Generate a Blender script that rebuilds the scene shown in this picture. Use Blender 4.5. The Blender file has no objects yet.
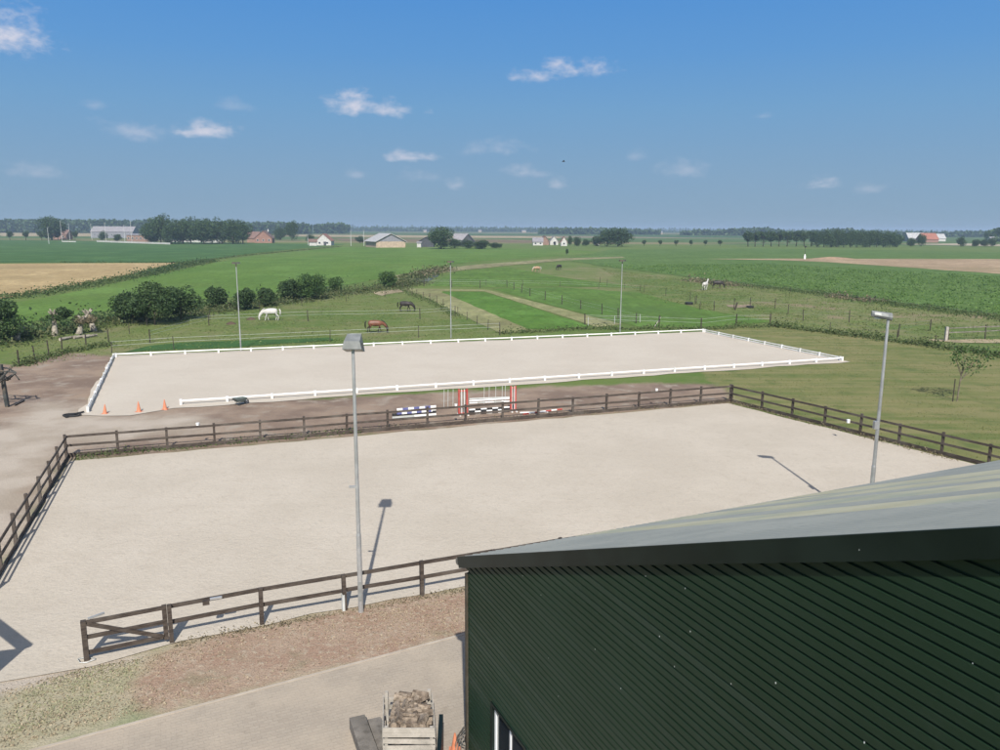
import bpy, math, random
import numpy as np
from mathutils import Vector, Matrix
random.seed(7); rng = np.random.default_rng(7)
scene = bpy.context.scene
COL = scene.collection

# ------------------------------------------------------------------ camera
F, YH, ROLL, H = 780.0, 228.0, 0.0048, 11.4
PITCH = math.atan((375-YH)/F)
cp, sp, cr, sr = math.cos(PITCH), math.sin(PITCH), math.cos(ROLL), math.sin(ROLL)
FW = Vector((0, cp, -sp)); UP0 = Vector((0, sp, cp)); R0 = Vector((1, 0, 0))
RT = R0*cr + UP0*sr; UPV = UP0*cr - R0*sr
cam_d = bpy.data.cameras.new('camera'); cam = bpy.data.objects.new('camera', cam_d); COL.objects.link(cam)
m = Matrix((RT, UPV, -FW)).transposed().to_4x4(); m.translation = Vector((0, 0, H)); cam.matrix_world = m
cam_d.sensor_width = 36; cam_d.lens = F/1000*36; cam_d.clip_start = 0.1; cam_d.clip_end = 30000
scene.camera = cam

def ray(x, y):
    return FW*F + RT*(x-500) - UPV*(y-375)
def at(x, y, z=0.0):
    """point of the ground (or of height z) that the survey photo shows at x, y"""
    r = ray(x, y); t = (z-H)/r.z
    return Vector((r.x*t, r.y*t, z))

# ------------------------------------------------------------------ light
SUN_EL, SUN_AZ = math.radians(41.3), math.radians(176.2)
w = bpy.data.worlds.new('World'); scene.world = w; w.use_nodes = True
nt = w.node_tree; N = nt.nodes; L = nt.links; N.clear()
out = N.new('ShaderNodeOutputWorld'); bg = N.new('ShaderNodeBackground')
sky = N.new('ShaderNodeTexSky'); sky.sky_type = 'NISHITA'; sky.sun_disc = False
sky.sun_elevation = SUN_EL; sky.sun_rotation = SUN_AZ; sky.altitude = 0
sky.air_density = 1.0; sky.dust_density = 1.0; sky.ozone_density = 1.0
bg.inputs['Strength'].default_value = 0.11
scene.view_settings.view_transform = 'Standard'; scene.view_settings.look = 'None'
scene.view_settings.exposure = 0.48; scene.view_settings.gamma = 1; scene.view_settings.use_curve_mapping = False
SKY_STR = 0.11
sun_d = bpy.data.lights.new('sun', 'SUN'); sun_d.energy = 4.2; sun_d.angle = math.radians(0.55); sun_d.color = (1, 0.955, 0.89)
sun = bpy.data.objects.new('sun', sun_d); COL.objects.link(sun); sun.location = (0, 0, 60)
sdir = Vector((math.sin(SUN_AZ)*math.cos(SUN_EL), math.cos(SUN_AZ)*math.cos(SUN_EL), math.sin(SUN_EL)))
sun.rotation_euler = (-sdir).to_track_quat('-Z', 'Y').to_euler()

# small fair-weather clouds, fixed in the sky by direction (azimuth / elevation)
g = bpy.data.node_groups.new('cloud', 'ShaderNodeTree')
for nm, ty, io in (('Dir', 'NodeSocketVector', 'INPUT'), ('Centre', 'NodeSocketVector', 'INPUT'), ('E1', 'NodeSocketVector', 'INPUT'),
                   ('E2', 'NodeSocketVector', 'INPUT'), ('Noise', 'NodeSocketFloat', 'INPUT'), ('Strength', 'NodeSocketFloat', 'INPUT'), ('Fac', 'NodeSocketFloat', 'OUTPUT')):
    g.interface.new_socket(nm, in_out=io, socket_type=ty)
gi = g.nodes.new('NodeGroupInput'); go = g.nodes.new('NodeGroupOutput')
def gmath(op, a, b=None):
    n = g.nodes.new('ShaderNodeMath'); n.operation = op
    for k, v in enumerate((a, b)):
        if v is None: continue
        if isinstance(v, (int, float)): n.inputs[k].default_value = v
        else: g.links.new(v, n.inputs[k])
    return n.outputs[0]
sb = g.nodes.new('ShaderNodeVectorMath'); sb.operation = 'SUBTRACT'; g.links.new(gi.outputs['Dir'], sb.inputs[0]); g.links.new(gi.outputs['Centre'], sb.inputs[1])
dd = []
for e in ('E1', 'E2'):
    d = g.nodes.new('ShaderNodeVectorMath'); d.operation = 'DOT_PRODUCT'; g.links.new(sb.outputs[0], d.inputs[0]); g.links.new(gi.outputs[e], d.inputs[1]); dd.append(d.outputs['Value'])
flat = gmath('MULTIPLY', gmath('MINIMUM', dd[1], 0), 1.0)           # flatter underside
b2 = gmath('ADD', dd[1], flat)
r2 = gmath('ADD', gmath('MULTIPLY', dd[0], dd[0]), gmath('MULTIPLY', b2, b2))
v = gmath('SUBTRACT', 1.0, gmath('SQRT', r2)); v = gmath('ADD', v, gi.outputs['Noise'])
mr = g.nodes.new('ShaderNodeMapRange'); mr.interpolation_type = 'SMOOTHSTEP'; g.links.new(v, mr.inputs['Value'])
mr.inputs['From Min'].default_value = 0.05; mr.inputs['From Max'].default_value = 1.25
g.links.new(gmath('MULTIPLY', mr.outputs[0], gi.outputs['Strength']), go.inputs['Fac'])
tc = N.new('ShaderNodeTexCoord'); nz = N.new('ShaderNodeTexNoise'); nz.inputs['Scale'].default_value = 38; nz.inputs['Detail'].default_value = 6; nz.inputs['Roughness'].default_value = .6
mp = N.new('ShaderNodeMapping'); mp.inputs['Scale'].default_value = (1, 1, 1.9); L.new(tc.outputs['Generated'], mp.inputs[0]); L.new(mp.outputs[0], nz.inputs['Vector'])
nm_ = N.new('ShaderNodeMath'); nm_.operation = 'MULTIPLY_ADD'; L.new(nz.outputs[0], nm_.inputs[0]); nm_.inputs[1].default_value = 2.2; nm_.inputs[2].default_value = -1.15
acc = None
CLOUDS = [(4, 38, 30, 20, 1.0), (352, 106, 22, 13, .95), (384, 111, 27, 9, .85), (538, 77, 20, 8, .8), (574, 71, 32, 9, .95), (206, 133, 24, 8, .9), (136, 133, 26, 9, .38),
          (98, 105, 12, 6, .28), (412, 158, 26, 6, .7), (493, 151, 30, 9, .3), (525, 174, 22, 7, .34), (558, 185, 11, 6, .38), (458, 185, 12, 6, .38),
          (420, 177, 18, 7, .25), (35, 174, 28, 8, .3), (232, 106, 18, 7, .2), (687, 170, 24, 10, .28), (822, 186, 17, 6, .7), (868, 190, 14, 6, .25),
          (763, 116, 9, 4, .25), (634, 157, 11, 5, .22), (356, 176, 12, 5, .25)]
for (x, y, a, b, s) in CLOUDS:
    d = ray(x, y).normalized(); e1 = d.cross(Vector((0, 0, 1))).normalized(); e2 = e1.cross(d).normalized()
    n = N.new('ShaderNodeGroup'); n.node_tree = g
    L.new(tc.outputs['Generated'], n.inputs['Dir']); n.inputs['Centre'].default_value = d
    n.inputs['E1'].default_value = e1*(790/(a*1.5)); n.inputs['E2'].default_value = e2*(790/(b*1.7)); L.new(nm_.outputs[0], n.inputs['Noise']); n.inputs['Strength'].default_value = s
    if acc is None: acc = n.outputs[0]
    else:
        mx = N.new('ShaderNodeMath'); mx.operation = 'MAXIMUM'; L.new(acc, mx.inputs[0]); L.new(n.outputs[0], mx.inputs[1]); acc = mx.outputs[0]
sxz = N.new('ShaderNodeSeparateXYZ'); L.new(tc.outputs['Generated'], sxz.inputs[0])          # dusty lower air: blue grey towards the horizon
rp = N.new('ShaderNodeValToRGB'); L.new(sxz.outputs[2], rp.inputs[0]); e = rp.color_ramp.elements; e[0].position = 0; e[0].color = (.345, .50, .655, 1); e[1].position = .27; e[1].color = (.115, .375, .86, 1)
for ps, c in ((.06, (.305, .50, .72)), (.14, (.225, .475, .80)), (.20, (.160, .425, .85))): q_ = e.new(ps); q_.color = (*c, 1)
sc5 = N.new('ShaderNodeMixRGB'); sc5.blend_type = 'MULTIPLY'; sc5.inputs[0].default_value = 1; L.new(rp.outputs[0], sc5.inputs[1]); sc5.inputs[2].default_value = (4.95, 4.95, 4.95, 1)
mrz = N.new('ShaderNodeMapRange'); mrz.interpolation_type = 'SMOOTHSTEP'; L.new(sxz.outputs[2], mrz.inputs[0]); mrz.inputs[1].default_value = .28; mrz.inputs[2].default_value = .75
warm = N.new('ShaderNodeMixRGB'); warm.blend_type = 'MULTIPLY'; warm.inputs[0].default_value = 1; L.new(sky.outputs[0], warm.inputs[1]); warm.inputs[2].default_value = (1.30, 1.10, .92, 1)
lowsky = N.new('ShaderNodeMixRGB'); L.new(mrz.outputs[0], lowsky.inputs[0]); L.new(sc5.outputs[0], lowsky.inputs[1]); L.new(warm.outputs[0], lowsky.inputs[2])
cm = N.new('ShaderNodeMixRGB'); L.new(acc, cm.inputs[0]); L.new(lowsky.outputs[0], cm.inputs[1]); cm.inputs[2].default_value = (4.5, 4.5, 5.1, 1)
L.new(cm.outputs[0], bg.inputs[0]); L.new(bg.outputs[0], out.inputs[0]); bg.inputs['Strength'].default_value = SKY_STR

# ------------------------------------------------------------------ materials
def nmath(nt, op, a, b=None, c=None):
    n = nt.nodes.new('ShaderNodeMath'); n.operation = op
    for k, v in enumerate((a, b, c)):
        if v is None: continue
        if isinstance(v, (int, float)): n.inputs[k].default_value = v
        else: nt.links.new(v, n.inputs[k])
    return n.outputs[0]
def ncol(nt, fac, a, b, mode='MIX'):
    n = nt.nodes.new('ShaderNodeMixRGB'); n.blend_type = mode
    for k, v in enumerate((fac, a, b)):
        if isinstance(v, (int, float)): n.inputs[k].default_value = v
        elif isinstance(v, tuple): n.inputs[k].default_value = (*v[:3], 1)
        else: nt.links.new(v, n.inputs[k])
    return n.outputs[0]
def nnoise(nt, scale, detail=4, rough=.55, vec=None, stretch=None, rot=0):
    if vec is None:
        t = nt.nodes.new('ShaderNodeTexCoord'); vec = t.outputs['Object']
    if stretch:
        mpn = nt.nodes.new('ShaderNodeMapping'); mpn.inputs['Scale'].default_value = stretch; mpn.inputs['Rotation'].default_value = (0, 0, rot)
        nt.links.new(vec, mpn.inputs[0]); vec = mpn.outputs[0]
    n = nt.nodes.new('ShaderNodeTexNoise'); n.inputs['Scale'].default_value = scale; n.inputs['Detail'].default_value = detail; n.inputs['Roughness'].default_value = rough
    nt.links.new(vec, n.inputs['Vector']); return n.outputs[0]
def nramp(nt, v, a, b):
    n = nt.nodes.new('ShaderNodeMapRange'); n.interpolation_type = 'SMOOTHSTEP'; nt.links.new(v, n.inputs[0])
    n.inputs[1].default_value = a; n.inputs[2].default_value = b; return n.outputs[0]
def newmat(name):
    mt = bpy.data.materials.new(name); mt.use_nodes = True; nt = mt.node_tree
    return mt, nt, nt.nodes['Principled BSDF']
def finish(nt, bs, col, rough, hgt=None, dist=.02, stren=1.0):
    nt.links.new(col, bs.inputs['Base Color'])
    if isinstance(rough, (int, float)): bs.inputs['Roughness'].default_value = rough
    else: nt.links.new(rough, bs.inputs['Roughness'])
    if hgt is not None:
        bp = nt.nodes.new('ShaderNodeBump'); bp.inputs['Distance'].default_value = dist; bp.inputs['Strength'].default_value = stren
        nt.links.new(hgt, bp.inputs['Height']); nt.links.new(bp.outputs[0], bs.inputs['Normal'])
def mottled(name, c1, c2, scale=2, rough=.8, c3=None, scale2=.3, bump=.01, metal=0, stretch=None, spec=.3, rot=0, fine=None):
    mt, nt, bs = newmat(name)
    n1 = nnoise(nt, scale, 5, .6, stretch=stretch, rot=rot); col = ncol(nt, nramp(nt, n1, .35, .65), c1, c2)
    if c3: col = ncol(nt, nramp(nt, nnoise(nt, scale2, 4, .6), .45, .7), col, c3)
    h = n1
    if fine:
        n3 = nnoise(nt, fine, 3, .7); col = ncol(nt, nmath(nt, 'MULTIPLY', n3, .5), col, tuple(x*.45 for x in c1)); h = n3
    bs.inputs['Metallic'].default_value = metal; bs.inputs['Specular IOR Level'].default_value = spec
    finish(nt, bs, col, rough, h if bump else None, bump); return mt
def leafmat(name, c1, c2, c3=None):
    mt, nt, bs = newmat(name)
    ge = nt.nodes.new('ShaderNodeNewGeometry'); col = ncol(nt, ge.outputs['Random Per Island'], c1, c2)
    if c3: col = ncol(nt, nramp(nt, nnoise(nt, .5, 3), .45, .65), col, c3)
    nt.links.new(col, bs.inputs['Base Color']); bs.inputs['Roughness'].default_value = .6; bs.inputs['Specular IOR Level'].default_value = .25
    tr = nt.nodes.new('ShaderNodeBsdfTranslucent'); nt.links.new(col, tr.inputs[0]); mx = nt.nodes.new('ShaderNodeMixShader'); mx.inputs[0].default_value = .25
    nt.links.new(bs.outputs[0], mx.inputs[1]); nt.links.new(tr.outputs[0], mx.inputs[2]); nt.links.new(mx.outputs[0], nt.nodes['Material Output'].inputs[0]); return mt

M = {}
M['fence_wood'] = mottled('weathered dark stained wood', (.048, .037, .030), (.10, .08, .065), 3, .75, (.14, .12, .10), .8, .006, stretch=(1, 1, 6), fine=60)
M['old_wood'] = mottled('grey old wood', (.16, .145, .125), (.30, .275, .24), 4, .85, (.10, .09, .075), 2, .008, fine=40)
M['pale_wood'] = mottled('pale grey slat wood', (.40, .37, .32), (.54, .50, .44), 6, .8, (.30, .28, .24), 3, .005, fine=50)
M['bark_log'] = mottled('split log', (.14, .115, .09), (.52, .45, .37), 5, .9, (.30, .24, .19), 3, .02, fine=50)
M['white_pvc'] = mottled('white painted boards', (.76, .76, .74), (.84, .84, .82), 2, .45, (.64, .64, .60), .6, 0)
M['galv'] = mottled('galvanised steel', (.42, .43, .43), (.52, .53, .53), 3, .42, (.36, .37, .36), .7, 0, metal=.55)
M['lamp_grey'] = mottled('grey lamp housing', (.20, .21, .20), (.27, .28, .27), 4, .5, None, 1, 0, metal=.2)
M['lamp_glass'] = mottled('lamp glass', (.30, .32, .33), (.36, .38, .38), 4, .1, None, 1, 0)
M['dark_metal'] = mottled('dark painted steel', (.035, .04, .038), (.07, .075, .07), 3, .6, (.12, .09, .06), 2, 0)
M['post_wood'] = mottled('dark stake wood', (.03, .026, .02), (.075, .062, .05), 5, .85, None, 1, 0)
M['tape'] = mottled('white fence tape', (.42, .44, .42), (.56, .57, .55), 1, .6, None, 1, 0)
M['wire'] = mottled('fence wire', (.20, .20, .19), (.28, .28, .27), 1, .6, None, 1, 0, metal=.3)
M['orange'] = mottled('faded orange plastic', (.52, .19, .10), (.60, .25, .15), 3, .55, None, 1, 0)
M['red'] = mottled('red paint', (.36, .06, .05), (.45, .10, .08), 3, .5, None, 1, 0)
M['blue'] = mottled('blue paint', (.10, .11, .26), (.15, .16, .34), 3, .5, None, 1, 0)
M['black'] = mottled('black rubber', (.018, .018, .018), (.035, .035, .035), 5, .7, None, 1, 0)
M['green_trim'] = mottled('near black green trim', (.005, .010, .008), (.009, .016, .013), 1.5, .42, (.012, .02, .017), .5, 0, spec=.25)
M['window_glass'] = mottled('window glass', (.02, .025, .03), (.03, .035, .04), 2, .04, None, 1, 0, spec=.8)
M['white_frame'] = mottled('white window frame', (.74, .75, .76), (.80, .80, .80), 3, .35, None, 1, 0)
M['trunk'] = mottled('bark', (.10, .08, .06), (.20, .17, .13), 6, .9, None, 1, .02)
M['pale_trunk'] = mottled('pale bare bark', (.24, .21, .17), (.42, .38, .31), 5, .9, (.16, .14, .11), 2, .03)
M['leaf_dark'] = leafmat('dark foliage', (.028, .058, .022), (.080, .130, .045))
M['leaf_mid'] = leafmat('mid foliage', (.036, .082, .026), (.105, .175, .050))
M['leaf_far'] = leafmat('tree foliage', (.030, .062, .026), (.085, .140, .050))
M['leaf_light'] = leafmat('light foliage', (.06, .10, .03), (.13, .19, .06))
M['weeds'] = leafmat('rough weeds', (.05, .09, .025), (.13, .15, .06))
M['reeds'] = leafmat('ditch reeds', (.05, .085, .028), (.135, .14, .062))
M['bank_grass'] = leafmat('bank grass', (.05, .095, .028), (.11, .135, .05))
M['dry_weeds'] = leafmat('dry weeds', (.12, .10, .06), (.28, .24, .15))
M['beet'] = leafmat('crop leaves', (.075, .15, .034), (.135, .22, .052))
for nm, c in dict(brick=(.25, .16, .12), redbrick=(.26, .15, .115), whitewall=(.48, .47, .44), tanwall=(.42, .33, .24), darkwall=(.06, .065, .07), greywall=(.22, .22, .24),
                  redroof=(.25, .13, .10), tileroof=(.30, .125, .085), brownroof=(.17, .11, .09), greyroof=(.24, .23, .24), metalroof=(.38, .38, .375), darkroof=(.055, .055, .065), steel=(.50, .51, .52)).items():
    M[nm] = mottled(nm, tuple(x*.85 for x in c), tuple(min(1, x*1.15) for x in c), .8, .75, None, 1, 0)

lt, ln_, lb = M['bark_log'], M['bark_log'].node_tree, M['bark_log'].node_tree.nodes['Principled BSDF']
oi = ln_.nodes.new('ShaderNodeObjectInfo'); src = lb.inputs['Base Color'].links[0].from_socket
ln_.links.new(ncol(ln_, .75, src, ncol(ln_, oi.outputs['Random'], (.42, .36, .32), (1.25, 1.2, 1.12)), 'MULTIPLY'), lb.inputs['Base Color'])
# ------------------------------------------------------------------ mesh helpers
class MB:
    def __init__(s): s.v = []; s.f = []; s.mi = []; s.cur = 0
    def add(s, vs, fs):
        b = len(s.v); s.v += [tuple(v) for v in vs]
        for f in fs: s.f.append(tuple(i+b for i in f)); s.mi.append(s.cur)
        return s
    def box(s, c, d, rz=0):
        x, y, z = d[0]/2, d[1]/2, d[2]/2; ca, sa = math.cos(rz), math.sin(rz); vs = []
        for i in (-1, 1):
            for j in (-1, 1):
                for k in (-1, 1): vs.append((c[0]+i*x*ca-j*y*sa, c[1]+i*x*sa+j*y*ca, c[2]+k*z))
        return s.add(vs, [(0, 1, 3, 2), (4, 6, 7, 5), (0, 4, 5, 1), (2, 3, 7, 6), (0, 2, 6, 4), (1, 5, 7, 3)])
    def beam(s, p, q, w, h, up=(0, 0, 1)):
        p, q = Vector(p), Vector(q); a = (q-p).normalized(); sd = a.cross(Vector(up))
        if sd.length < 1e-4: sd = Vector((1, 0, 0))
        sd.normalize(); u = sd.cross(a).normalized(); vs = []
        for e in (p, q):
            for i, j in ((-1, -1), (1, -1), (1, 1), (-1, 1)): vs.append(e+sd*(i*w/2)+u*(j*h/2))
        return s.add(vs, [(3, 2, 1, 0), (4, 5, 6, 7), (0, 1, 5, 4), (1, 2, 6, 5), (2, 3, 7, 6), (3, 0, 4, 7)])
    def tube(s, pts, rad, n=8, cap=True):
        pts = [Vector(p) for p in pts]
        if isinstance(rad, (int, float)): rad = [rad]*len(pts)
        vs = []; fs = []
        for i, p in enumerate(pts):
            a = (pts[min(i+1, len(pts)-1)]-pts[max(i-1, 0)]).normalized(); sd = a.cross(Vector((0, 0, 1)))
            if sd.length < 1e-3: sd = Vector((1, 0, 0))
            sd.normalize(); u = a.cross(sd)
            for k in range(n):
                t = 2*math.pi*k/n; vs.append(p+(sd*math.cos(t)+u*math.sin(t))*rad[i])
        for i in range(len(pts)-1):
            for k in range(n): fs.append((i*n+k, i*n+(k+1) % n, (i+1)*n+(k+1) % n, (i+1)*n+k))
        if cap: fs.append(tuple(range(n))[::-1]); fs.append(tuple((len(pts)-1)*n+k for k in range(n)))
        return s.add(vs, fs)
    def poly(s, pts, z0, z1):
        n = len(pts); vs = [(p[0], p[1], z0) for p in pts]+[(p[0], p[1], z1) for p in pts]
        return s.add(vs, [tuple(range(n))[::-1], tuple(range(n, 2*n))]+[(i, (i+1) % n, n+(i+1) % n, n+i) for i in range(n)])
def tomesh(name, mb, mats, off=(0, 0, 0), smooth=False):
    me = bpy.data.meshes.new(name); o = Vector(off)
    me.from_pydata([tuple(Vector(v)-o) for v in mb.v], [], mb.f); me.update()
    if not isinstance(mats, (list, tuple)): mats = [mats]
    for m_ in mats: me.materials.append(m_)
    if len(mats) > 1: me.polygons.foreach_set('material_index', mb.mi)
    if smooth: me.shade_smooth() if hasattr(me, 'shade_smooth') else me.polygons.foreach_set('use_smooth', [True]*len(me.polygons))
    return me
def wloc(o):
    v = Vector((0, 0, 0))
    while o is not None: v += o.location; o = o.parent
    return v
def tag(o, label=None, cat=None, group=None, kind=None):
    if label: o['label'] = label
    if cat: o['category'] = cat
    if group: o['group'] = group
    if kind: o['kind'] = kind
    return o
def part(parent, name, mb, mat, local=False, smooth=False, label=None):
    off = (0, 0, 0) if (local or parent is None) else wloc(parent)
    o = bpy.data.objects.new(name, tomesh(name, mb, mat, off, smooth)); COL.objects.link(o); o.parent = parent
    if label: o['label'] = label
    return o
def thing(name, label, cat, loc=(0, 0, 0), rz=0, group=None):
    o = bpy.data.objects.new(name, None); COL.objects.link(o); o.location = loc; o.rotation_euler = (0, 0, rz); o.empty_display_size = .3
    return tag(o, label, cat, group)
def single(name, mb, mat, label, cat, group=None, kind=None, smooth=False):
    c = np.array(mb.v); lo = Vector((float(c[:, 0].mean()), float(c[:, 1].mean()), float(c[:, 2].min())))
    o = bpy.data.objects.new(name, tomesh(name, mb, mat, lo, smooth)); o.location = lo; COL.objects.link(o)
    return tag(o, label, cat, group, kind)
def dup(root, loc, rz=0, label=None, group=None, scale=None):
    def cpy(o, par):
        c = o.copy(); COL.objects.link(c)
        if par is not None: c.parent = par
        for ch in o.children: cpy(ch, c)
        return c
    r = cpy(root, None); r.location = loc; r.rotation_euler = (0, 0, rz)
    if label: r['label'] = label
    if group: r['group'] = group
    if scale is not None: r.scale = scale
    return r
ORD = ['first', 'second', 'third', 'fourth', 'fifth', 'sixth', 'seventh', 'eighth', 'ninth', 'tenth', 'eleventh', 'twelfth', 'thirteenth', 'fourteenth', 'fifteenth',
       'sixteenth', 'seventeenth', 'eighteenth', 'nineteenth', 'twentieth', 'twenty-first', 'twenty-second', 'twenty-third', 'twenty-fourth', 'twenty-fifth', 'twenty-sixth']

def rough_outline(pts, step, amp, z):
    """plan outline with edges broken up into small irregular steps"""
    o = []
    for i in range(len(pts)):
        a, b = pts[i], pts[(i+1) % len(pts)]; n = max(1, min(60, int((b-a).length/step))); d = (b-a); nr = Vector((-d.y, d.x, 0)).normalized() if d.length else Vector((0, 0, 0))
        for k in range(n): o.append(a+d*(k/n)+nr*(random.uniform(-amp, amp) if k else 0)+Vector((0, 0, z)))
    return o
def sheet(name, pxpts, mat, z=.02, step=3, amp=.25, world=False, kind='structure', label=None, cat=None):
    pts = [Vector((*p, 0)) for p in pxpts] if world else [at(*p) for p in pxpts]
    o = rough_outline(pts, step, amp, z); mb = MB(); mb.add(o, [tuple(range(len(o)))])
    me = tomesh(name, mb, mat); bmo = bpy.data.objects.new(name, me)
    if me.polygons[0].normal.z < 0: me.flip_normals()
    COL.objects.link(bmo); tag(bmo, label, cat, None, kind); return bmo

# ------------------------------------------------------------------ the ground, one sheet to the horizon
def axis(lo, hi, step, far, g=1.16):
    a = list(np.arange(lo, hi+1e-6, step)); s = step; x = hi
    while x < far: s *= g; x += s; a.append(x)
    s = step; x = lo; b = []
    while x > -far: s *= g; x -= s; b.append(x)
    return np.array(b[::-1]+a)
gx = axis(-66, 66, .5, 7000); gy = axis(6, 126, .5, 7000)
GX, GY = np.meshgrid(gx, gy); P = np.stack([GX.ravel(), GY.ravel()], 1)
def sdf(P, poly):
    poly = np.array([(p[0], p[1]) for p in poly]); d = np.full(len(P), 1e18); ins = np.zeros(len(P), bool)
    for i in range(len(poly)):
        a, b = poly[i], poly[(i+1) % len(poly)]; e = b-a; wv = P-a; t = np.clip((wv@e)/(e@e), 0, 1); q = wv-np.outer(t, e); d = np.minimum(d, (q*q).sum(1))
        c = ((a[1] > P[:, 1]) != (b[1] > P[:, 1])); xi = (b[0]-a[0])*(P[:, 1]-a[1])/(b[1]-a[1] if b[1] != a[1] else 1e-9)+a[0]
        ins ^= c & (P[:, 0] < xi)
    return np.where(ins, -1, 1)*np.sqrt(d)
def smooth(d, wd): return np.clip(.5-d/(2*wd), 0, 1)
def pp(*pts): return [at(*p) for p in pts]
def W(*pts): return [Vector((*p, 0)) for p in pts]
Z_dirt = pp((-260, 380), (-60, 356), (20, 366), (60, 351), (118, 357), (90, 410), (180, 404), (350, 397), (455, 392), (560, 386), (660, 383), (715, 384), (728, 392), (735, 404), (72, 462), (0, 575), (-60, 660), (-400, 640))
Z_sandy = pp((-300, 440), (0, 425), (45, 400), (90, 408), (130, 416), (200, 414), (215, 430), (72, 446), (60, 470), (0, 580), (-60, 660), (-400, 640))
Z_rust = pp((150, 652), (172, 643), (470, 585), (560, 566), (560, 650), (466, 637), (200, 704), (165, 710), (128, 690))
Z_olive = pp((-160, 700), (0, 676), (82, 658), (156, 644), (190, 710), (30, 775), (-120, 830))
Z_lawn = pp((700, 372), (845, 362), (703, 329), (770, 325), (900, 341), (1080, 364), (1400, 420), (1500, 700), (975, 466), (729, 400))
Z_padd = pp((20, 366), (60, 350), (110, 356), (505, 336), (425, 292), (395, 285), (330, 296), (200, 312), (0, 344))
Z_past = pp((585, 266), (690, 279), (780, 290), (860, 300), (1000, 317), (1200, 345), (1100, 368), (1000, 352), (770, 323), (650, 302), (590, 290), (510, 274))
Z_patch = pp((20, 366), (60, 350), (112, 356), (105, 370), (70, 395), (30, 390))
ang = np.hypot(P[:, 0], P[:, 1])
masks = dict(dirt=smooth(sdf(P, Z_dirt), 1.2), sandy=np.maximum(smooth(sdf(P, Z_sandy), 2.2), smooth(sdf(P, pp((-60, 700), (0, 680), (82, 662), (142, 654), (142, 662), (82, 675), (0, 697), (-60, 716))), .5)), rust=smooth(sdf(P, Z_rust), .8), olive=np.maximum(smooth(sdf(P, Z_olive), 1.0), smooth(sdf(P, Z_rust)-.5, .8)),
             lawn=smooth(sdf(P, Z_lawn), .8), dry=np.maximum(smooth(sdf(P, Z_padd), 2)*.55, smooth(sdf(P, Z_past), 4)))
mb = MB(); nx, ny = len(gx), len(gy)
gz = np.zeros(len(P))
gm = bpy.data.meshes.new('ground')
idx = np.arange(nx*ny).reshape(ny, nx); q = np.stack([idx[:-1, :-1], idx[:-1, 1:], idx[1:, 1:], idx[1:, :-1]], -1).reshape(-1, 4)
gm.vertices.add(len(P)); gm.vertices.foreach_set('co', np.stack([P[:, 0], P[:, 1], gz], 1).ravel())
gm.loops.add(q.size); gm.loops.foreach_set('vertex_index', q.ravel().astype(np.int32)); gm.polygons.add(len(q))
gm.polygons.foreach_set('loop_start', np.arange(0, q.size, 4, dtype=np.int32)); gm.polygons.foreach_set('loop_total', np.full(len(q), 4, np.int32)); gm.update(calc_edges=True)
for k, v in masks.items():
    a = gm.attributes.new(k, 'FLOAT', 'POINT'); a.data.foreach_set('value', v.astype(np.float32))
mt, nt, bs = newmat('ground turf and bare earth')
def attr(nm):
    a = nt.nodes.new('ShaderNodeAttribute'); a.attribute_name = nm; return a.outputs['Fac']
nb = nnoise(nt, .045, 4); nmid = nnoise(nt, .5, 5, .65); nf = nnoise(nt, 5, 4, .7); nff = nnoise(nt, 22, 3, .7)
turf = ncol(nt, nramp(nt, nb, .38, .62), (.095, .155, .034), (.130, .186, .046))
turf = ncol(nt, nramp(nt, nmid, .4, .7), turf, (.145, .18, .06))
# farmland far away: long parallel fields of differing crops
tc = nt.nodes.new('ShaderNodeTexCoord'); mpn = nt.nodes.new('ShaderNodeMapping'); mpn.inputs['Rotation'].default_value = (0, 0, math.radians(-12)); mpn.inputs['Scale'].default_value = (.0011, .0042, 1)
nt.links.new(tc.outputs['Object'], mpn.inputs[0]); vo = nt.nodes.new('ShaderNodeTexVoronoi'); vo.distance = 'CHEBYCHEV'; vo.inputs['Randomness'].default_value = .75; vo.inputs['Scale'].default_value = 1; nt.links.new(mpn.outputs[0], vo.inputs['Vector'])
sx = nt.nodes.new('ShaderNodeSeparateColor'); nt.links.new(vo.outputs['Color'], sx.inputs[0])
crop = nt.nodes.new('ShaderNodeValToRGB'); crop.color_ramp.interpolation = 'CONSTANT'; nt.links.new(sx.outputs[0], crop.inputs[0]); el = crop.color_ramp.elements
el[0].color = (.05, .11, .03, 1); el[1].position = .2; el[1].color = (.085, .14, .04, 1)
for ps, c in ((.36, (.24, .20, .11)), (.46, (.07, .12, .035)), (.66, (.16, .17, .07)), (.80, (.04, .09, .03)), (.9, (.22, .19, .12))):
    e = el.new(ps); e.color = (*c, 1)
sxy = nt.nodes.new('ShaderNodeSeparateXYZ'); nt.links.new(tc.outputs['Object'], sxy.inputs[0])
col = ncol(nt, nramp(nt, sxy.outputs[1], 560, 640), turf, crop.outputs[0])
wob = nmath(nt, 'MULTIPLY_ADD', nmid, 1.1, -.55)
def zone(nm, soft=.25):
    return nramp(nt, nmath(nt, 'ADD', attr(nm), nmath(nt, 'MULTIPLY', wob, 1.0)), .5-soft, .5+soft)
dry = ncol(nt, nramp(nt, nmid, .35, .65), (.150, .175, .062), (.205, .20, .092)); dry = ncol(nt, nramp(nt, nnoise(nt, .12, 4), .5, .66), dry, (.25, .205, .125))
col = ncol(nt, nmath(nt, 'MULTIPLY', attr('dry'), nramp(nt, nmath(nt, 'ADD', nb, nmath(nt, 'MULTIPLY', nnoise(nt, .2, 5), .6)), .62, .95)), col, dry)
lawn = ncol(nt, nramp(nt, nnoise(nt, .25, 5, .6), .35, .65), (.130, .160, .050), (.185, .19, .072))
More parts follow.
